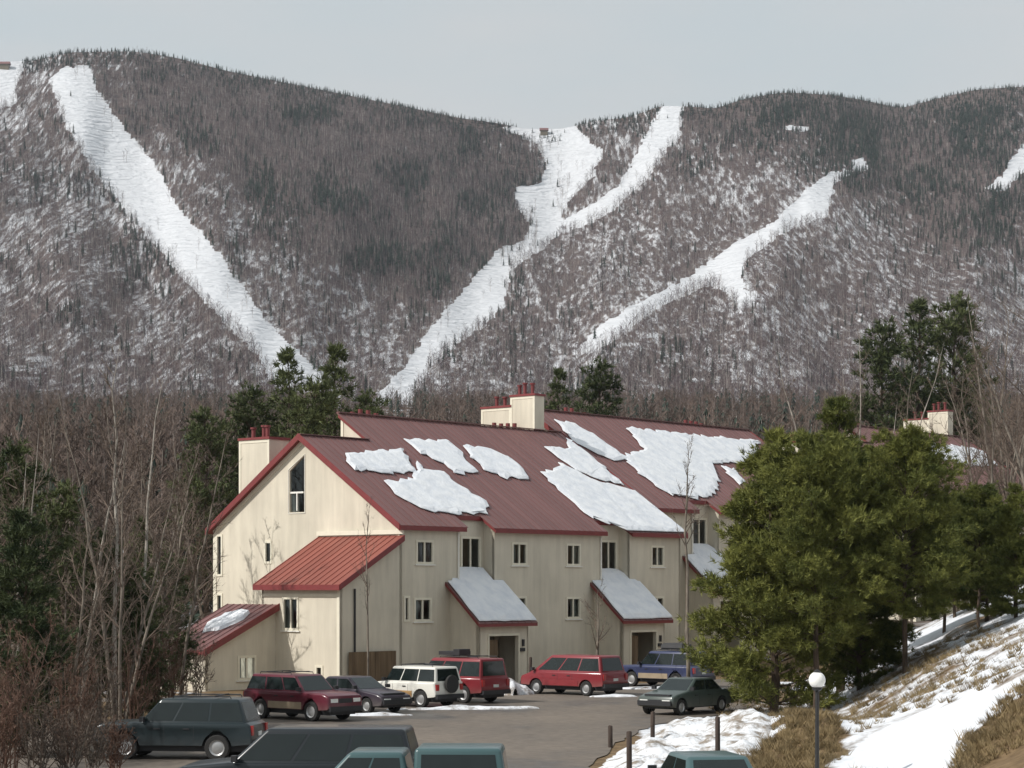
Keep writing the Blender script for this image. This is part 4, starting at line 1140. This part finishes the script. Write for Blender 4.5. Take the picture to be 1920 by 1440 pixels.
# ------------------------------------------------------------------ vehicles
def car(name, label, px, Y, heading, spec, cat='car', z=0.03, pos=None):
    x = (px - 960) / FOC * Y if pos is None else pos[0]
    y = Y if pos is None else pos[1]
    r = empty(name, (x, y, z), math.radians(heading)); tag(r, label, cat, 'vehicles parked in the lot')
    S = dict(L=4.6, W=1.8, Hh=1.7, belt=1.08, hood=1.06, nose=.95, sill=.42, wr=.37, fx=1.38, rx=-1.35, wb=.95, wt=.35, rb=-2.2, rt=-1.95, roof=None, win=(.02, .34, .36, .68, .70, .98), deck=None)
    S.update(spec); L2, W2 = S['L'] / 2, S['W'] / 2
    paint = S['paint']; low = S.get('low')
    # lower body: side outline with wheel arches, extruded and edge-rounded
    top = [(-L2 + .03, S['sill'] + .05), (-L2, .62), (-L2 + .04, S['belt'] - .08), (S['rb'] - .02 if S['deck'] is None else -L2 + .1, S['belt'])]
    if S['deck'] is not None: top = [(-L2 + .03, S['sill'] + .05), (-L2, .6), (-L2 + .05, S['deck'] - .06), (-L2 + .2, S['deck']), (S['rb'] - .1, S['deck'] + .02), (S['rb'], S['belt'])]
    top += [(S['wb'] + .05, S['belt']), (S['wb'] + .12, S['hood'] + .02), (L2 - .35, S['nose'] + .1), (L2 - .06, S['nose']), (L2, S['nose'] - .12), (L2, .52), (L2 - .06, S['sill'] + .03)]
    bot = []
    ra = S['wr'] + .07
    for cx_ in (S['fx'], S['rx']):
        h0 = S['sill'] - S['wr']; 
        a0 = math.asin(max(-.9, min(.9, h0 / ra)))
        bot.append([(cx_ + ra * math.cos(a0 + (math.pi - 2 * a0) * i / 9), S['wr'] + ra * math.sin(a0 + (math.pi - 2 * a0) * i / 9)) for i in range(10)])
    outline = top + bot[0] + bot[1]
    bm = bmesh.new()
    vl = [bm.verts.new((p[0], -W2, p[1])) for p in outline]
    f = bm.faces.new(vl)
    g = bmesh.ops.extrude_face_region(bm, geom=[f])
    bmesh.ops.translate(bm, verts=[v for v in g['geom'] if isinstance(v, bmesh.types.BMVert)], vec=(0, S['W'], 0))
    bm.normal_update()
    ed = [e for e in bm.edges if abs(e.verts[0].co.y - e.verts[1].co.y) < .01 and min(e.verts[0].co.z, e.verts[1].co.z) > .5 and (max(e.verts[0].co.z, e.verts[1].co.z) > .8 or abs(e.verts[0].co.x) > L2 - .4)]
    bmesh.ops.bevel(bm, geom=ed, offset=.09, segments=3, affect='EDGES', profile=.5)
    bmesh.ops.recalc_face_normals(bm, faces=bm.faces)
    me = bpy.data.meshes.new('body'); bm.to_mesh(me); bm.free(); me.materials.append(paint)
    me.polygons.foreach_set('use_smooth', [True] * len(me.polygons)); me.set_sharp_from_angle(angle=math.radians(38))
    body = link('body', me, r)
    # dark floor pan that closes the wheel wells
    m = MB(); m.box(-L2 + .15, L2 - .15, -W2 + .25, W2 - .25, .24, .8); m.build('underbody', M['black'], body)
    if low:
        for s in (-1, 1):
            m = MB(); y0, y1 = sorted((s * (W2 + .004), s * (W2 + .016))); m.box(S['rx'] + ra + .03, S['fx'] - ra - .03, y0, y1, S['sill'] + .02, S['sill'] + .27); m.build('side_cladding', low, body)
    # cabin
    def cabin(xb0, xb1, xt0, xt1, z0, z1, w0, w1, nm, glass, wins, front=True, rear=True):
        bm = bmesh.new()
        p = [(xb0, -w0, z0), (xb1, -w0, z0), (xb1, w0, z0), (xb0, w0, z0), (xt0, -w1, z1), (xt1, -w1, z1), (xt1, w1, z1), (xt0, w1, z1)]
        vv = [bm.verts.new(q) for q in p]
        for q in ((0, 3, 2, 1), (4, 5, 6, 7), (0, 1, 5, 4), (1, 2, 6, 5), (2, 3, 7, 6), (3, 0, 4, 7)): bm.faces.new([vv[i] for i in q])
        bm.normal_update()
        ed = [e for e in bm.edges if max(e.verts[0].co.z, e.verts[1].co.z) > z0 + .01]
        bmesh.ops.bevel(bm, geom=ed, offset=.075, segments=3, affect='EDGES', profile=.5)
        me = bpy.data.meshes.new(nm); bm.to_mesh(me); bm.free(); me.materials.append(paint)
        me.polygons.foreach_set('use_smooth', [True] * len(me.polygons)); me.set_sharp_from_angle(angle=math.radians(40))
        cb = link(nm, me, r)
        P = [Vector(q) for q in p]
        def pane(c00, c10, c11, c01, u0, u1, v0, v1, name, th=.006):
            def bl(u, v): return (c00.lerp(c10, u)).lerp(c01.lerp(c11, u), v)
            q = [bl(u0, v0), bl(u1, v0), bl(u1, v1), bl(u0, v1)]
            n = (q[1] - q[0]).cross(q[3] - q[0]).normalized()
            m = MB(); m.hull8([a - n * .02 for a in q] + [a + n * th for a in q]); m.build(name, M['carglass'], cb)
        if front: pane(P[1], P[2], P[6], P[5], .07, .93, .06, .90, 'windshield')
        if rear: pane(P[3], P[0], P[4], P[7], .09, .91, .1 if S['deck'] is None else .06, .86, 'rear_window')
        for i in range(0, len(wins), 2):
            u0, u1 = wins[i], wins[i + 1]
            pane(P[0], P[1], P[5], P[4], u0, u1, .08, .84, 'side_window'); pane(P[2], P[3], P[7], P[6], 1 - u1, 1 - u0, .08, .84, 'side_window')
        return cb
    cb = cabin(S['rb'], S['wb'], S['rt'], S['wt'], S['belt'] - .01, S['Hh'], W2 - .05, W2 - .19, 'cabin', True, S['win'])
    # wheels
    for cx_ in (S['fx'], S['rx']):
        for s in (-1, 1):
            m = MB(); y0 = s * (W2 - .23); y1 = s * (W2 - .01); wr = S['wr']
            m.lathe([(wr * .6, y0), (wr * .92, y0), (wr, y0 + s * .03), (wr, y1 - s * .03), (wr * .93, y1), (wr * .62, y1)], 20, 'y', (cx_, 0, wr - .005))
            wo = m.build('wheel', M['tyre'], r, True, 40)
            m = MB(); m.lathe([(0, y1 - s * .02), (wr * .2, y1 - s * .015), (wr * .5, y1 - s * .045), (wr * .62, y1 - s * .01), (wr * .64, y1 - s * .03)], 18, 'y', (cx_, 0, wr - .005)); m.build('rim', M['rim'], wo, True, 40)
    # lights, grille, bumpers, plate, mirrors
    for s in (-1, 1):
        m = MB(); y0, y1 = sorted((s * (W2 - .14), s * (W2 - .5))); m.box(L2 - .05, L2 + .012, y0, y1, S['nose'] - .24, S['nose'] - .1); m.build('headlight', M['lens'], body)
        y0, y1 = sorted((s * (W2 - .06), s * (W2 - .24))); m = MB(); m.box(-L2 - .012, -L2 + .08, y0, y1, .72, (S['belt'] if S['deck'] is None else S['deck'] - .02) - .08); m.build('tail_light', M['tail'], body)
        y0, y1 = sorted((s * (W2 - .02), s * (W2 + .16))); m = MB(); m.box(S['wb'] - .18, S['wb'] - .06, y0, y1, S['belt'] + .02, S['belt'] + .16); m.build('mirror', M['black'], cb)
        for q in S.get('doors', (.42, -.45)):
            y0, y1 = sorted((s * (W2 + .001), s * (W2 + .022))); m = MB(); m.box(q - .09, q + .09, y0, y1, S['belt'] - .2, S['belt'] - .16); m.build('door_handle', M['black'], body)
            y0, y1 = sorted((s * (W2 - .004), s * (W2 + .003))); m = MB(); m.box(q - .22, q - .207, y0, y1, S['sill'] + .08, S['belt'] - .09); m.build('door_seam', M['black'], body)
    m = MB(); m.box(L2 - .03, L2 + .008, -W2 + .55, W2 - .55, S['nose'] - .26, S['nose'] - .1); m.build('grille', M['black'], body)
    bmat = S.get('bumper', M['black'])
    m = MB(); m.box(L2 - .12, L2 + .07, -W2 + .06, W2 - .06, .38, .56); m.build('front_bumper', bmat, body)
    m = MB(); m.box(-L2 - .08, -L2 + .1, -W2 + .06, W2 - .06, .38, .56); m.build('rear_bumper', bmat, body)
    m = MB(); m.box(-L2 - .02, -L2 + .02, -.16, .16, .68, .80); m.build('number_plate', M['plate'], body)
    if S.get('rack'):
        z = S['Hh']
        for s in (-1, 1):
            m = MB(); yy = s * (W2 - .34); x0, x1 = S['rt'] + .25, S['wt'] - .3; m.tube([(x0, yy, z - .02), (x0 + .05, yy, z + .07), (x1 - .05, yy, z + .07), (x1, yy, z - .02)], .02, 6); m.build('roof_rail', M['black'], cb)
        for q in (.3, .75):
            m = MB(); xx = S['rt'] + (S['wt'] - S['rt']) * q; m.box(xx - .03, xx + .03, -W2 + .3, W2 - .3, z + .07, z + .1); m.build('roof_bar', M['black'], cb)
    if S.get('box'):
        z = S['Hh'] + .1; xm = (S['rt'] + S['wt']) / 2; bm = bmesh.new(); bmesh.ops.create_cube(bm, size=1)
        for v in bm.verts: v.co = Vector((v.co.x * 1.5 * (.86 if v.co.z > 0 else 1) + xm, v.co.y * .85 * (.85 if v.co.z > 0 else 1) + .1, v.co.z * .3 + z + .15))
        bmesh.ops.bevel(bm, geom=list(bm.edges), offset=.06, segments=2, affect='EDGES')
        me = bpy.data.meshes.new('cargo_box'); bm.to_mesh(me); bm.free(); me.materials.append(M['black']); link('cargo_box', me, cb)
    if S.get('spare'):
        m = MB(); cz_ = .98; m.lathe([(0, 0), (.2, 0), (.34, .02), (.37, .06), (.37, .17), (.3, .2), (0, .2)], 20, 'y', (0, 0, 0))
        m.v = [(-L2 - .01 - v[1], v[0], cz_ + v[2]) for v in m.v]; m.build('spare_wheel', M['tyre'], r, True, 40)
    if S.get('cap'):
        x0, x1, zc_ = S['cap']; cabin(x0, x1, x0 + .12, x1 - .03, S['deck'] - .0, zc_, W2 - .06, W2 - .16, 'bed_cap', True, (.08, .92), False, True)
    return r

def paintm(n, c, **k): return car_paint(n, c, **k)
IN, OUT = 139.3, -40.7
maroon = paintm('maroon_paint', (0.11, 0.014, 0.028)); red = paintm('red_paint', (0.21, 0.02, 0.028)); whitep = paintm('white_paint', (0.72, 0.70, 0.64))
navy = paintm('navy_paint', (0.03, 0.04, 0.10)); darkg = paintm('dark_green_paint', (0.014, 0.024, 0.028), low=(.1, .1, .1)); black_p = paintm('black_paint', (0.012, 0.016, 0.02), low=(.1, .1, .1))
teal = paintm('teal_paint', (0.05, 0.10, 0.105), low=(.15, .15, .15)); greenp = paintm('grey_green_paint', (0.05, 0.068, 0.062)); plum = paintm('plum_black_paint', (0.03, 0.02, 0.035))
tan = plain('tan_cladding', (0.32, 0.25, 0.17), 0.6); woodside = noisy('wood_grain_side', (0.30, 0.17, 0.07), (0.42, 0.27, 0.12), 3, .5, (.2, 1, 3))
redlow = plain('red_cladding', (0.22, 0.025, 0.03), .4)
car('parked_wagon', 'maroon sport utility wagon with tan lower trim, nose toward the lot, beside the lean-to', 566, 80.2, OUT, dict(paint=maroon, low=tan, rack=True, L=4.65, Hh=1.68, bumper=M['black']), 'suv')
car('parked_sedan', 'low dark sedan squeezed between the maroon wagon and white wagon', 668, 85.0, OUT, dict(paint=plum, L=4.5, W=1.72, Hh=1.4, belt=.93, hood=.9, nose=.7, deck=.93, rb=-1.55, rt=-.95, wb=.95, wt=.2, wr=.31, sill=.3, win=(.1, .5, .53, .93)), 'sedan')
car('parked_wagon', 'white boxy wagon with wood sides and a spare wheel on its tail', 770, 89.0, IN, dict(paint=whitep, low=woodside, rack=True, spare=True, L=4.4, W=1.75, Hh=1.68, belt=1.05, hood=1.02, nose=.86, rb=-2.15, rt=-2.02, wb=.75, wt=.35, wr=.36), 'suv')
car('parked_van', 'red van with loaded roof rack parked beyond the white wagon', 852, 92.6, IN, dict(paint=red, rack=True, box=False, L=4.8, W=1.9, Hh=1.9, belt=1.1, hood=1.05, nose=.85, rb=-2.3, rt=-2.2, wb=1.3, wt=.6), 'van')
car('parked_minivan', 'clean red minivan parked alone in front of the first entry', 1076, 98.6, IN, dict(paint=red, low=redlow, L=4.9, W=1.92, Hh=1.82, belt=1.08, hood=1.0, nose=.84, rb=-2.32, rt=-2.12, wb=1.75, wt=.7, fx=1.5, rx=-1.45, wr=.34, win=(.03, .33, .35, .62, .64, .93)), 'van')
car('parked_wagon', 'blue and maroon wagon with a dark roof box before the second entry', 1246, 106.2, IN, dict(paint=navy, low=tan, rack=True, box=True, L=4.8, W=1.9, Hh=1.78), 'suv')
car('parked_sedan', 'small grey green sedan tucked behind the snow bank under the pine', 1284, 84, 230, dict(paint=greenp, L=4.0, W=1.7, Hh=1.38, belt=.92, hood=.88, nose=.7, deck=.92, rb=-1.5, rt=-.95, wb=.9, wt=.2, wr=.31, sill=.3, win=(.1, .5, .53, .93)), 'sedan')
car('parked_wagon', 'dark green sport utility wagon with roof rack beside the leafless shrubs', 338, 62.0, 172, dict(paint=darkg, rack=True, L=4.75, W=1.85, Hh=1.75), 'suv')
car('parked_wagon', 'black full length wagon with long sloping hood in the front row', 560, 47.2, 176, dict(paint=black_p, L=5.5, W=1.95, Hh=1.88, belt=1.15, hood=1.12, nose=.95, rb=-2.65, rt=-2.45, wb=1.35, wt=.55, fx=1.75, rx=-1.55, wr=.38, win=(.03, .36, .38, .66, .68, .97)), 'suv')
car('parked_pickup', 'teal pickup truck with a raised cap over its bed', 724, 42.6, 178, dict(paint=teal, L=5.1, W=1.85, Hh=1.72, belt=1.05, hood=1.02, nose=.88, deck=1.05, rb=-.55, rt=-.4, wb=1.3, wt=.65, fx=1.6, rx=-1.5, win=(.08, .5, .53, .93), cap=(-2.45, -.6, 1.8)), 'pickup')
car('parked_hatchback', 'teal hatchback roof at the foot of the snow bank near the lamp post', 1314, 46.0, 100, dict(paint=teal, L=4.0, W=1.68, Hh=1.42, belt=.92, hood=.9, nose=.72, rb=-1.9, rt=-1.35, wb=.8, wt=.2, wr=.31, sill=.3, win=(.08, .5, .53, .93)), 'hatchback')
# load on the red van's roof rack
m = MB(); m.box(-.75, .35, -.45, .4, 0, .16); m.box(-.95, -.6, -.2, .5, .002, .26)
m2 = m.build('roof_luggage', M['black']); m2.location = Vector(((845 - 960) / FOC * 92.6, 92.9, 2.04)); m2.rotation_euler = (0, 0, math.radians(IN))
tag(m2, 'dark luggage strapped on the red van roof rack', 'luggage')

# ------------------------------------------------------------------ posts and lamp
r = empty('lamp_post', ((1532 - 960) / FOC * 53, 53, Hs((1532 - 960) / FOC * 53, 53))); tag(r, 'black lamp post with a white globe in front of the pines', 'lamp post')
zg = 2.68 - r.location.z
m = MB(); m.tube([(0, 0, -.2), (0, 0, .4), (0, 0, .41), (0, 0, zg - .22)], [.09, .08, .055, .045], 10); m.build('post', M['lampmetal'], r, True, 40)
m = MB(); m.lathe([(.05, zg - .28), (.12, zg - .24), (.13, zg - .18), (.0, zg - .17)], 16); m.build('collar', M['lampmetal'], r, True, 40)
m = MB(); m.lathe([(.001, zg - .21)] + [(.21 * math.sin(t), zg - .21 * math.cos(t)) for t in [math.pi * i / 14 for i in range(1, 14)]] + [(.001, zg + .21)], 22); m.build('globe', M['globe'], r, True)
m = MB(); m.lathe([(.09, zg + .185), (.1, zg + .2), (.04, zg + .25), (.001, zg + .27)], 16); m.build('finial', M['lampmetal'], r, True, 40)
for (px, pt, Y, h, lb) in ((1145, 1360, 66, 1.0, 'short brown post at the asphalt edge of the snow bank'), (1180, 1371, 54.5, 1.8, 'black post leaning in the snow bank beside the brown post'),
                           (1223, 1334, 67, 1.6, 'dark post by the small grey green sedan'), (1346, 1343, 60, 1.6, 'thin dark post in the snow bank nearest the pine'), (994, 1232, 99.8, 1.7, 'thin dark post by the red minivan nose')):
    p = at(px, pt, Y); rg = random.Random(px)
    m = MB(); m.tube([(0, 0, -h - .3), (rg.uniform(-.02, .02), 0, -.03), (rg.uniform(-.02, .02), 0, 0)], [.075, .07, .05], 8)
    o = m.build('wooden_post', M['post'], None, True, 40); o.location = p; tag(o, lb, 'post', 'posts along the lot edge')

# ------------------------------------------------------------------ pines on the bank
g = 'evergreens on the right bank'
pA = pine_meshes('crown', M['needle'], 11, 10.0, 3.5, .17, .03, 5200, .25, .022, 18, taper=.8)
pB = pine_meshes('crown', M['needle'], 12, 12.5, 3.6, .2, .10, 5600, .25, .022, 18, taper=.85)
pC = pine_meshes('crown', M['needle'], 13, 12.0, 3.6, .16, .24, 5200, .25, .022, 18, round_top=1)
place_pine('broad olive pine with boughs reaching the ground over the sedan', 1450, 84, *pA, sc=1.1, group=g)
place_pine('tallest olive pine rising behind the lamp post', 1575, 90, *pB, sc=1.0, rz=1.2, group=g)
place_pine('olive pine with a bare lower trunk on the snowy bank', 1697, 83, *pC, sc=.74, rz=.4, group=g)
place_pine('darker pine at the back of the bank behind two bare trunks', 1660, 96, *pC, sc=.76, rz=2.4, group=g)
place_pine('narrow pine filling the gap beside the olive pine', 1530, 82, *pC, sc=.84, rz=4.0, group=g)
place_pine('young pine leaning over the snow at the top of the bank', 1905, 84, *pA, sc=.52, rz=2.0, group=g)
place_pine('bushy pine above the snowy gully', 1790, 104, *pB, sc=.42, rz=3.0, group=g)
place_pine('pine crown hiding the wall of the building with the stepped chimney', 1770, 97, *pC, sc=.5, rz=5.3, group=g)
place_pine('leaning olive pine between the gully and the bare hillside trees', 1862, 99, *pB, sc=.4, rz=.9, group=g)
place_pine('short wide pine low on the bank under the tallest pine', 1612, 87, *pA, sc=.72, rz=3.7, group=g)
place_pine('rounded pine beside the bare hillside trees above the snow strip', 1835, 88, *pC, sc=.46, rz=1.7, group=g)
place_pine('low feathery pine half over the gully snow', 1850, 92, *pA, sc=.52, rz=5.0, group=g)

pD = pine_meshes('crown', M['needle_dark'], 21, 14.0, 2.6, .2, .15, 1000, .36, .04, 10, taper=.7, droop=.12)
pE = pine_meshes('crown', M['needle_dark'], 22, 13.0, 2.5, .2, .16, 1100, .36, .04, 10, round_top=1)
pF = pine_meshes('crown', M['needle_dark'], 23, 10.0, 2.6, .16, .05, 2200, .28, .028, 12, taper=.6)
g = 'dark evergreens behind the buildings'
def back(label, px, top, Y, mesh, h, rz):
    x = (px - 960) / FOC * Y; zb_ = Hs(x, Y); zt = CZ + (HZ - top) / FOC * Y
    place_pine(label, px, Y, *mesh, sc=max(.5, (zt - zb_) / h), rz=rz, group=g, name='evergreen_tree')
back('open topped dark pine at the foot of the left ski run', 540, 660, 158, pD, 14.0, .3)
back('slim dark pine right of the open topped pine', 626, 652, 165, pD, 14.0, 1.9)
back('dense dark evergreen just left of the pines below the run', 470, 742, 150, pE, 13.0, .8)
back('dark evergreen mass behind the gable ridge', 590, 728, 148, pE, 13.0, 2.8)
back('low dark evergreen above the raised roof corner', 690, 752, 160, pE, 13.0, 4.1)
back('small dark evergreen left of the corner chimney', 385, 785, 146, pE, 13.0, 5.0)
back('dark evergreen behind the stepped chimney', 1125, 690, 210, pE, 13.0, 1.0)
back('small dark evergreen rising from the brown woods over the set back roof', 1045, 695, 220, pD, 14.0, 2.0)
back('spiky dark evergreen on the right hillside', 1722, 568, 215, pD, 14.0, .5)
back('broad dark evergreen right of the spiky one on the hillside', 1792, 575, 218, pE, 13.0, 1.5)
back('shorter dark evergreen left of the spiky one on the hillside', 1655, 620, 212, pE, 13.0, 2.5)
g2 = 'dark evergreens behind the leafless thicket'
for (lb, px, top, Y, mesh, h, rz) in (('dark evergreen at the edge of the leafless thicket', 30, 850, 75, pE, 13.0, 0.4), ('bushy green evergreen standing forward among the thicket shrubs', 45, 960, 63, pF, 10.0, 2.2), ('dark bushy evergreen just behind the multi stemmed tree', 250, 1060, 78, pF, 10.0, 3.2), ('dark evergreen behind the pale leaning birch', 118, 925, 79, pE, 13.0, 2.0), ('low dark evergreen behind the multi stemmed tree', 262, 975, 82, pD, 14.0, 3.0), ('squat dark evergreen among the thicket stems', 188, 1010, 77, pE, 13.0, 1.1), ('dark young evergreen next to the low shed roof', 318, 1050, 88, pE, 13.0, 4.1)):
    x = (px - 960) / FOC * Y; zt = CZ + (HZ - top) / FOC * Y
    place_pine(lb, px, Y, *mesh, sc=zt / h, rz=rz, group=g2, name='evergreen_tree')

# ------------------------------------------------------------------ leafless trees
def bare_at(name, label, px, Y, top, seed, r0, mt='bark', mc='twig', group='leafless trees', **k):
    x = (px - 960) / FOC * Y; zb_ = Hs(x, Y); h = CZ + (HZ - top) / FOC * Y - zb_
    tk, cr = bare_tree(seed, h, r0, **k)
    return tree_thing(name, label, 'tree', (x, Y, zb_ - .02), tk, cr, M[mt], M[mc], seed * 1.3, group)
gl = 'leafless trees beside the lot'
bare_at('birch_tree', 'tallest slender pale birch standing over the dark green wagon', 215, 76, 640, 401, .10, 'birch', group=gl, spread=.2, limbs=22, lean=(0, 0))
bare_at('birch_tree', 'pale birch bending toward the corner chimney', 265, 80, 700, 402, .10, 'birch', group=gl, spread=.2, limbs=20, lean=(.14, .03))
bare_at('birch_tree', 'pale birch leaning steeply away from the building', 150, 74, 830, 403, .10, 'birch', group=gl, spread=.22, limbs=18, lean=(-.26, 0))
bare_at('bare_tree', 'multi stemmed grey tree spreading over the shrubs', 225, 72, 800, 404, .09, stems=5, group=gl, spread=.24, limbs=13, twigs=9)
bare_at('bare_tree', 'grey forked tree close behind the multi stemmed tree', 170, 82, 740, 405, .10, stems=3, group=gl, spread=.25, limbs=15)
bare_at('bare_tree', 'thin grey tree beside the low shed roof', 330, 86, 800, 406, .08, stems=2, group=gl, spread=.26, limbs=15)
bare_at('bare_tree', 'twiggy tree at the far edge of the thicket', 60, 84, 760, 407, .10, stems=3, group=gl, spread=.28, limbs=15)
bare_at('bare_tree', 'fine twigged tree just behind the corner chimney end of the building', 395, 128, 830, 408, .12, stems=2, group=gl, spread=.3, limbs=18)
bare_at('bare_tree', 'broad brown crowned tree behind the thicket', 300, 135, 790, 409, .14, stems=2, group=gl, spread=.34, limbs=22, twigs=12)
bare_at('bare_tree', 'brown crowned tree behind the pale leaning birch', 100, 125, 760, 410, .14, stems=2, group=gl, spread=.34, limbs=22, twigs=12)
bare_at('bare_tree', 'tall twiggy tree close by the shaded corner windows of the gable', 268, 109, 750, 414, .12, stems=3, group=gl, spread=.32, limbs=18, twigs=12, tw=.022)
bare_at('bare_tree', 'grey tree standing behind the low shed roof', 318, 103, 840, 415, .10, stems=3, group=gl, spread=.32, limbs=16, twigs=12, tw=.022)
bare_at('bare_tree', 'low spreading tree among the red brown shrubs', 120, 66, 960, 416, .08, stems=5, group=gl, spread=.32, limbs=14, twigs=10)
bare_at('bare_tree', 'dense twiggy tree between the shrubs and the shed roof', 285, 84, 930, 417, .08, stems=5, group=gl, spread=.32, limbs=14, twigs=10)
bare_at('bare_tree', 'pale twisted tree at the outer edge of the thicket', 10, 72, 800, 418, .08, 'birch', stems=4, group=gl, spread=.3, limbs=14, twigs=10)
gs = 'slim trees before the shaded facade'
bare_at('slim_tree', 'tall slim tree fanning out over the snowy adjoining roof', 1291, 101, 820, 411, .11, 'bark', group=gs, spread=.2, limbs=16, first=.55, up=1.6)
bare_at('slim_tree', 'small forked tree beside the second entry', 1118, 102.5, 1105, 412, .10, 'bark', group=gs, spread=.42, limbs=12, first=.35, tw=.01)
bare_at('slim_tree', 'slim grey tree in front of the lean-to corner', 690, 95, 930, 413, .055, 'bark', group=gs, spread=.2, limbs=14, first=.4, up=1.5, tw=.006)
gr = 'leafless trees on the right hillside'
for i, (lb, px, Y, top, st, sp) in enumerate((('tall brown tree at the picture side above the young pine', 1890, 112, 430, 2, .3), ('forked brown tree beside the building behind the pines', 1830, 118, 560, 2, .3),
        ('pale stemmed trees before the spiky evergreen', 1640, 140, 610, 3, .2), ('slender pale stemmed tree left of the hillside evergreens', 1575, 142, 660, 2, .24), ('brown tree between the pines and the stepped chimney', 1700, 135, 690, 3, .28), ('tall twiggy tree rising behind the young pine', 1960, 105, 480, 2, .34), ('dense brown tree in front of the far red roof', 1865, 110, 690, 4, .34), ('low brown tree under the far stepped chimney', 1905, 115, 620, 4, .34), ('brown thicket tree behind the rounded pine', 1800, 124, 800, 4, .34))):
    bare_at('bare_tree', lb, px, Y, top, 420 + i, .13, 'birch' if 'pale' in lb else 'bark', group=gr, stems=st, spread=sp, limbs=18, twigs=12)
# thicket shrubs
gsx = 'leafless shrubs beside the lot'
SH = [(20, 58, 1130), (75, 62, 1180), (130, 60, 1230), (30, 66, 1080), (110, 70, 1150), (190, 68, 1200), (250, 72, 1190), (160, 64, 1290), (0, 54, 1250), (70, 54, 1310), (320, 84, 1180), (370, 92, 1190), (290, 78, 1170), (45, 74, 1090), (150, 78, 1120), (215, 80, 1110), (90, 82, 1050), (345, 97, 1150), (250, 92, 1100), (180, 90, 1060), (10, 86, 1040), (305, 90, 1090), (120, 94, 1030), (172, 56, 1335), (215, 57, 1350), (130, 55, 1330)]
LBS = ['red brown twiggy shrub in the thicket', 'grey brown twiggy shrub in the thicket']
for i, (px, Y, top) in enumerate(SH):
    x = (px - 960) / FOC * Y; h = CZ + (HZ - top) / FOC * Y
    k = i % 2
    tk, cr = bare_tree(500 + i, h, .028, stems=8, spread=.34, limbs=9, twigs=8, first=.12, tw=.011)
    lb_ = LBS[k]; gp_ = ''
    if px >= 285: lb_ = lb_.replace('in the thicket', 'beside the low shed roof'); gp_ = ' by the shed'
    elif Y < 60: lb_ = lb_.replace('in the thicket', 'in front of the dark green wagon nose'); gp_ = ' by the wagon'
    elif Y > 80: lb_ = lb_.replace('in the thicket', 'behind the pale birches'); gp_ = ' behind birches'
    rt = empty('bare_shrub', (x, Y, -.02), i); tag(rt, lb_, 'shrub', ('red brown ' if k == 0 else 'grey brown ') + gsx + gp_)
    tk.build('stems', M['shrub'] if k == 0 else M['bark'], rt); cr.build('twigs', M['shrub'] if k == 0 else M['twig'], rt)

# dead grass standing on the bare parts of the bank
def tuft(seed):
    rg = random.Random(seed); mb = MB()
    for k in range(16):
        az = rg.uniform(0, 6.28); p = Vector((rg.gauss(0, .06), rg.gauss(0, .06), -.02)); d = Vector((math.cos(az) * .55, math.sin(az) * .55, rg.uniform(.5, 1))).normalized()
        s_ = d.orthogonal().normalized() * .012; e = p + d * rg.uniform(.14, .34)
        mb.face([p - s_, p + s_, e], 0)
    return mb
M['grass'] = foliage('dead_grass_blades', (0.075, 0.055, 0.028), (0.25, 0.185, 0.095), 0.6)
tufts = proto_collection('tufts', [(tuft(600 + i), (M['grass'],)) for i in range(5)])
n = 17000; tx = rs.uniform(5.5, 19, n); ty = rs.uniform(50, 92, n); tz = H(tx, ty)
tpx = 960 + FOC * tx / ty; tpy = HZ - FOC * (tz - CZ) / ty
kp = (in_poly(tpx, tpy, P1) | in_poly(tpx, tpy, P2)) & ~in_poly(tpx, tpy, P3) | ((rs.uniform(0, 1, n) < .12) & (tx > 8) & ~in_poly(tpx, tpy, P4))
# seat the tufts on the uneven ground
bkk = np.clip(tz * 3, 0, 1); tz = tz + bkk * (vnoise(tx, ty, 3.1, 3) - .5) * .35 + bkk * (vnoise(tx, ty, 1.1, 5) - .5) * .16
o = scatter('dead_grass', np.stack([tx, ty, tz], -1)[kp], rs.uniform(0, 6.28, n)[kp], rs.uniform(.6, 1.3, n)[kp], rs.randint(0, 5, n)[kp], tufts)
tag(o, 'tan dead grass standing on the snow free parts of the bank', 'grass', kind='stuff')

# ------------------------------------------------------------------ huts at the top of the lifts
def hut(label, px, t, w, h, lift):
    x, y, z, _ = mtn(np.array([px]), np.array([t])); r = empty('lift_hut', (float(x[0]), float(y[0]), float(z[0]) + lift)); tag(r, label, 'hut', 'huts at the top of the ski runs')
    m = MB(); m.box(-w, w, -w * .6, w * .6, -6, h); m.build('wall', M['door'], r)
    m = MB(); m.hull8([(-w - 1, -w * .6 - 1, h), (w + 1, -w * .6 - 1, h), (w + 1, w * .6 + 1, h), (-w - 1, w * .6 + 1, h), (-w - 1, -.05, h + 3), (w + 1, -.05, h + 3), (w + 1, .05, h + 3), (-w - 1, .05, h + 3)]); m.build('roof', M['roof'], r)
hut('dark lift hut on the saddle where the middle run begins', 1020, .985, 4, 3, 1)
hut('lift hut with red roof at the top of the far left snowfield', 8, .985, 5, 3.5, 0)

# ------------------------------------------------------------------ thin winter haze
m = MB(); m.box(-1700, 1700, -40, 3400, -4, 720)
hz, nt, b = new_mat('thin_haze'); nt.nodes.remove(b)
pv = nt.nodes.new('ShaderNodeVolumePrincipled'); pv.inputs['Color'].default_value = (0.80, 0.87, 0.97, 1); pv.inputs['Density'].default_value = 0.00005; pv.inputs['Anisotropy'].default_value = 0.2
nt.links.new(pv.outputs[0], nt.nodes['Material Output'].inputs['Volume'])
tag(m.build('haze', hz), 'thin pale winter haze in the valley air', 'haze', kind='stuff')
